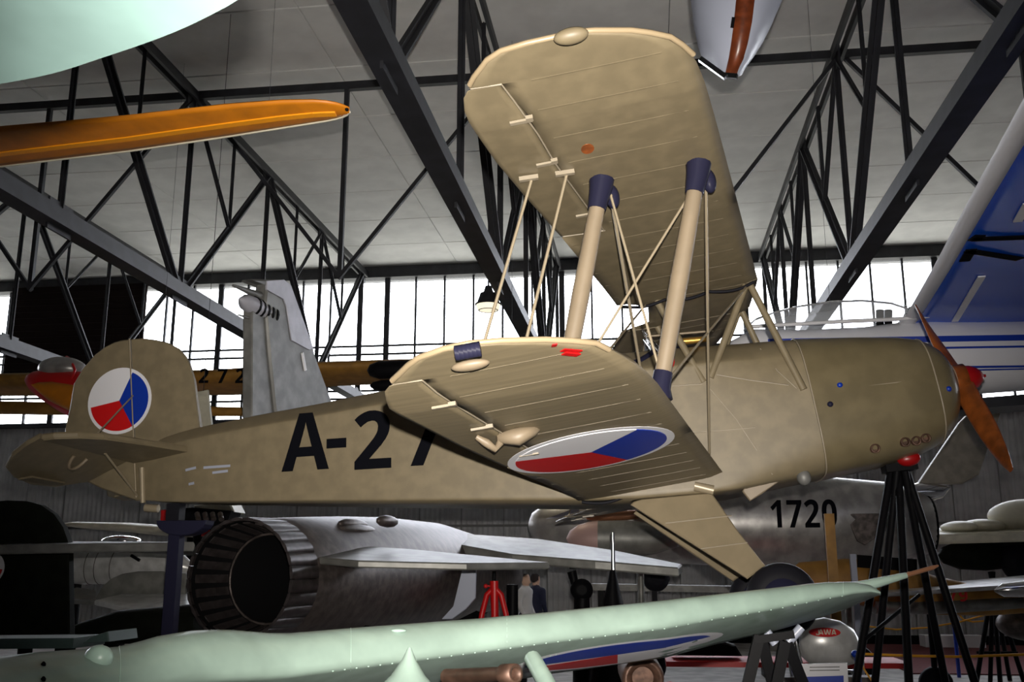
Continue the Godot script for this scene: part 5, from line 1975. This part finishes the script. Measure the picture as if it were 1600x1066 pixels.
# ---------------------------------------------------------------- visitors: one continuous body each, joined from tapered bones
func build_people() -> void:
	var skin := Color(0.62, 0.40, 0.30); var hair := Color(0.03, 0.02, 0.02)
	person("man in pale grey jacket turned aside near the red jack", Vector3(at(821, 960, -20.0).x, 0, -20.0), 1.2, Color(0.55, 0.55, 0.56), Color(0.06, 0.06, 0.08), skin, hair)
	person("man in dark navy jacket standing behind the grey-jacketed man", Vector3(at(837, 960, -20.6).x, 0, -20.6), 2.6, Color(0.012, 0.018, 0.05), Color(0.03, 0.03, 0.04), skin, hair)
func person(label: String, foot: Vector3, turn: float, coat: Color, legs: Color, skin: Color, hair: Color) -> void:
	# bones: from, to, radius, radius, colour
	var B := []
	B.append([Vector3(0, 1.58, 0.02), Vector3(0, 1.66, 0.0), 0.088, 0.098, skin])
	B.append([Vector3(0, 1.66, -0.03), Vector3(0, 1.69, -0.02), 0.098, 0.094, hair])
	B.append([Vector3(0, 1.60, 0.105), Vector3(0, 1.575, 0.125), 0.012, 0.018, skin])
	for s in [-1.0, 1.0]: B.append([Vector3(0.09 * s, 1.60, 0.0), Vector3(0.092 * s, 1.57, 0.0), 0.02, 0.015, skin])
	B.append([Vector3(0, 1.53, 0), Vector3(0, 1.42, -0.01), 0.058, 0.065, skin])
	B.append([Vector3(0, 1.36, 0), Vector3(0, 1.0, 0), 0.155, 0.145, coat])
	B.append([Vector3(-0.13, 1.36, 0), Vector3(0.13, 1.36, 0), 0.105, 0.105, coat])
	B.append([Vector3(0, 1.0, 0), Vector3(0, 0.86, 0), 0.15, 0.16, coat])
	for s in [-1.0, 1.0]:
		B.append([Vector3(0.20 * s, 1.38, 0), Vector3(0.25 * s, 1.10, -0.03), 0.072, 0.056, coat])
		B.append([Vector3(0.25 * s, 1.10, -0.03), Vector3(0.22 * s, 0.88, 0.10), 0.055, 0.042, coat])
		B.append([Vector3(0.22 * s, 0.87, 0.11), Vector3(0.215 * s, 0.80, 0.14), 0.04, 0.032, skin])
		for k in 4: B.append([Vector3((0.20 + 0.012 * k) * s, 0.81, 0.14 + 0.002 * k), Vector3((0.20 + 0.012 * k) * s, 0.73, 0.16), 0.011, 0.009, skin])
		B.append([Vector3(0.19 * s, 0.84, 0.13), Vector3(0.17 * s, 0.78, 0.17), 0.012, 0.010, skin])
		B.append([Vector3(0.085 * s, 0.88, 0), Vector3(0.10 * s, 0.48, 0.02), 0.095, 0.066, legs])
		B.append([Vector3(0.10 * s, 0.48, 0.02), Vector3(0.11 * s, 0.09, -0.02), 0.064, 0.045, legs])
		B.append([Vector3(0.11 * s, 0.05, -0.03), Vector3(0.13 * s, 0.04, 0.16), 0.045, 0.038, hair])
	var h := 0.022
	var lo := Vector3(-0.36, -0.02, -0.24)
	var nx := 33; var ny := 82; var nz := 22
	var D := PackedFloat32Array(); D.resize(nx * ny * nz); D.fill(1.0)
	for b in B:
		var a: Vector3 = b[0]; var e: Vector3 = b[1]
		var m := maxf(b[2], b[3]) + 0.07
		var p0 := ((a.min(e) - Vector3.ONE * m - lo) / h).floor(); var p1 := ((a.max(e) + Vector3.ONE * m - lo) / h).ceil()
		var ab := e - a; var l2 := maxf(ab.length_squared(), 1e-9)
		for z in range(maxi(0, int(p0.z)), mini(nz, int(p1.z) + 1)):
			for y in range(maxi(0, int(p0.y)), mini(ny, int(p1.y) + 1)):
				for x in range(maxi(0, int(p0.x)), mini(nx, int(p1.x) + 1)):
					var p := lo + Vector3(x, y, z) * h
					var t := clampf((p - a).dot(ab) / l2, 0, 1)
					var d := p.distance_to(a + ab * t) - lerpf(b[2], b[3], t)
					var i := (z * ny + y) * nx + x
					var o := D[i]
					var kk := maxf(0.035 - absf(o - d), 0.0) / 0.035
					D[i] = minf(o, d) - kk * kk * 0.035 * 0.25
	var V := {}
	for z in nz - 1:
		for y in ny - 1:
			for x in nx - 1:
				var s := Vector3.ZERO; var n := 0
				var inside := 0
				var c := []
				for q in 8:
					var v := D[((z + (q >> 2)) * ny + y + ((q >> 1) & 1)) * nx + x + (q & 1)]
					c.append(v)
					if v < 0: inside += 1
				if inside == 0 or inside == 8: continue
				for e in [[0, 1], [2, 3], [4, 5], [6, 7], [0, 2], [1, 3], [4, 6], [5, 7], [0, 4], [1, 5], [2, 6], [3, 7]]:
					var u: float = c[e[0]]; var w: float = c[e[1]]
					if (u < 0) == (w < 0): continue
					var f := u / (u - w)
					var pa := Vector3(e[0] & 1, (e[0] >> 1) & 1, e[0] >> 2); var pb := Vector3(e[1] & 1, (e[1] >> 1) & 1, e[1] >> 2)
					s += pa.lerp(pb, f); n += 1
				V[(z * ny + y) * nx + x] = lo + (Vector3(x, y, z) + s / n) * h
	var st := begin()
	st.set_smooth_group(1)
	for key in V:
		var x: int = key % nx; var y: int = (key / nx) % ny; var z: int = key / (nx * ny)
		if x == 0 or y == 0 or z == 0: continue
		var v0 := D[key]
		for ax in 3:
			var step: int = [1, nx, nx * ny][ax]
			var v1 := D[key + step]
			if (v0 < 0) == (v1 < 0): continue
			var s1: int = [nx, nx * ny, 1][ax]; var s2: int = [nx * ny, 1, nx][ax]
			if not (V.has(key - s1) and V.has(key - s2) and V.has(key - s1 - s2)): continue
			var q := [V[key], V[key - s1], V[key - s1 - s2], V[key - s2]]
			if v0 >= 0: q.reverse()
			for i in [0, 1, 2, 0, 2, 3]:
				var p: Vector3 = q[i]
				var best := 9.0; var col := coat
				for b in B:
					var ab: Vector3 = b[1] - b[0]
					var t := clampf((p - b[0]).dot(ab) / maxf(ab.length_squared(), 1e-9), 0, 1)
					var d: float = p.distance_to(b[0] + ab * t) - lerpf(b[2], b[3], t)
					if d < best: best = d; col = b[4]
				st.set_color(col)
				st.add_vertex(p)
	var o := put("person", st, M.cloth)
	o.position = foot
	o.rotation.y = turn
	o.scale = Vector3.ONE * 0.89
	tag(o, label, "person")
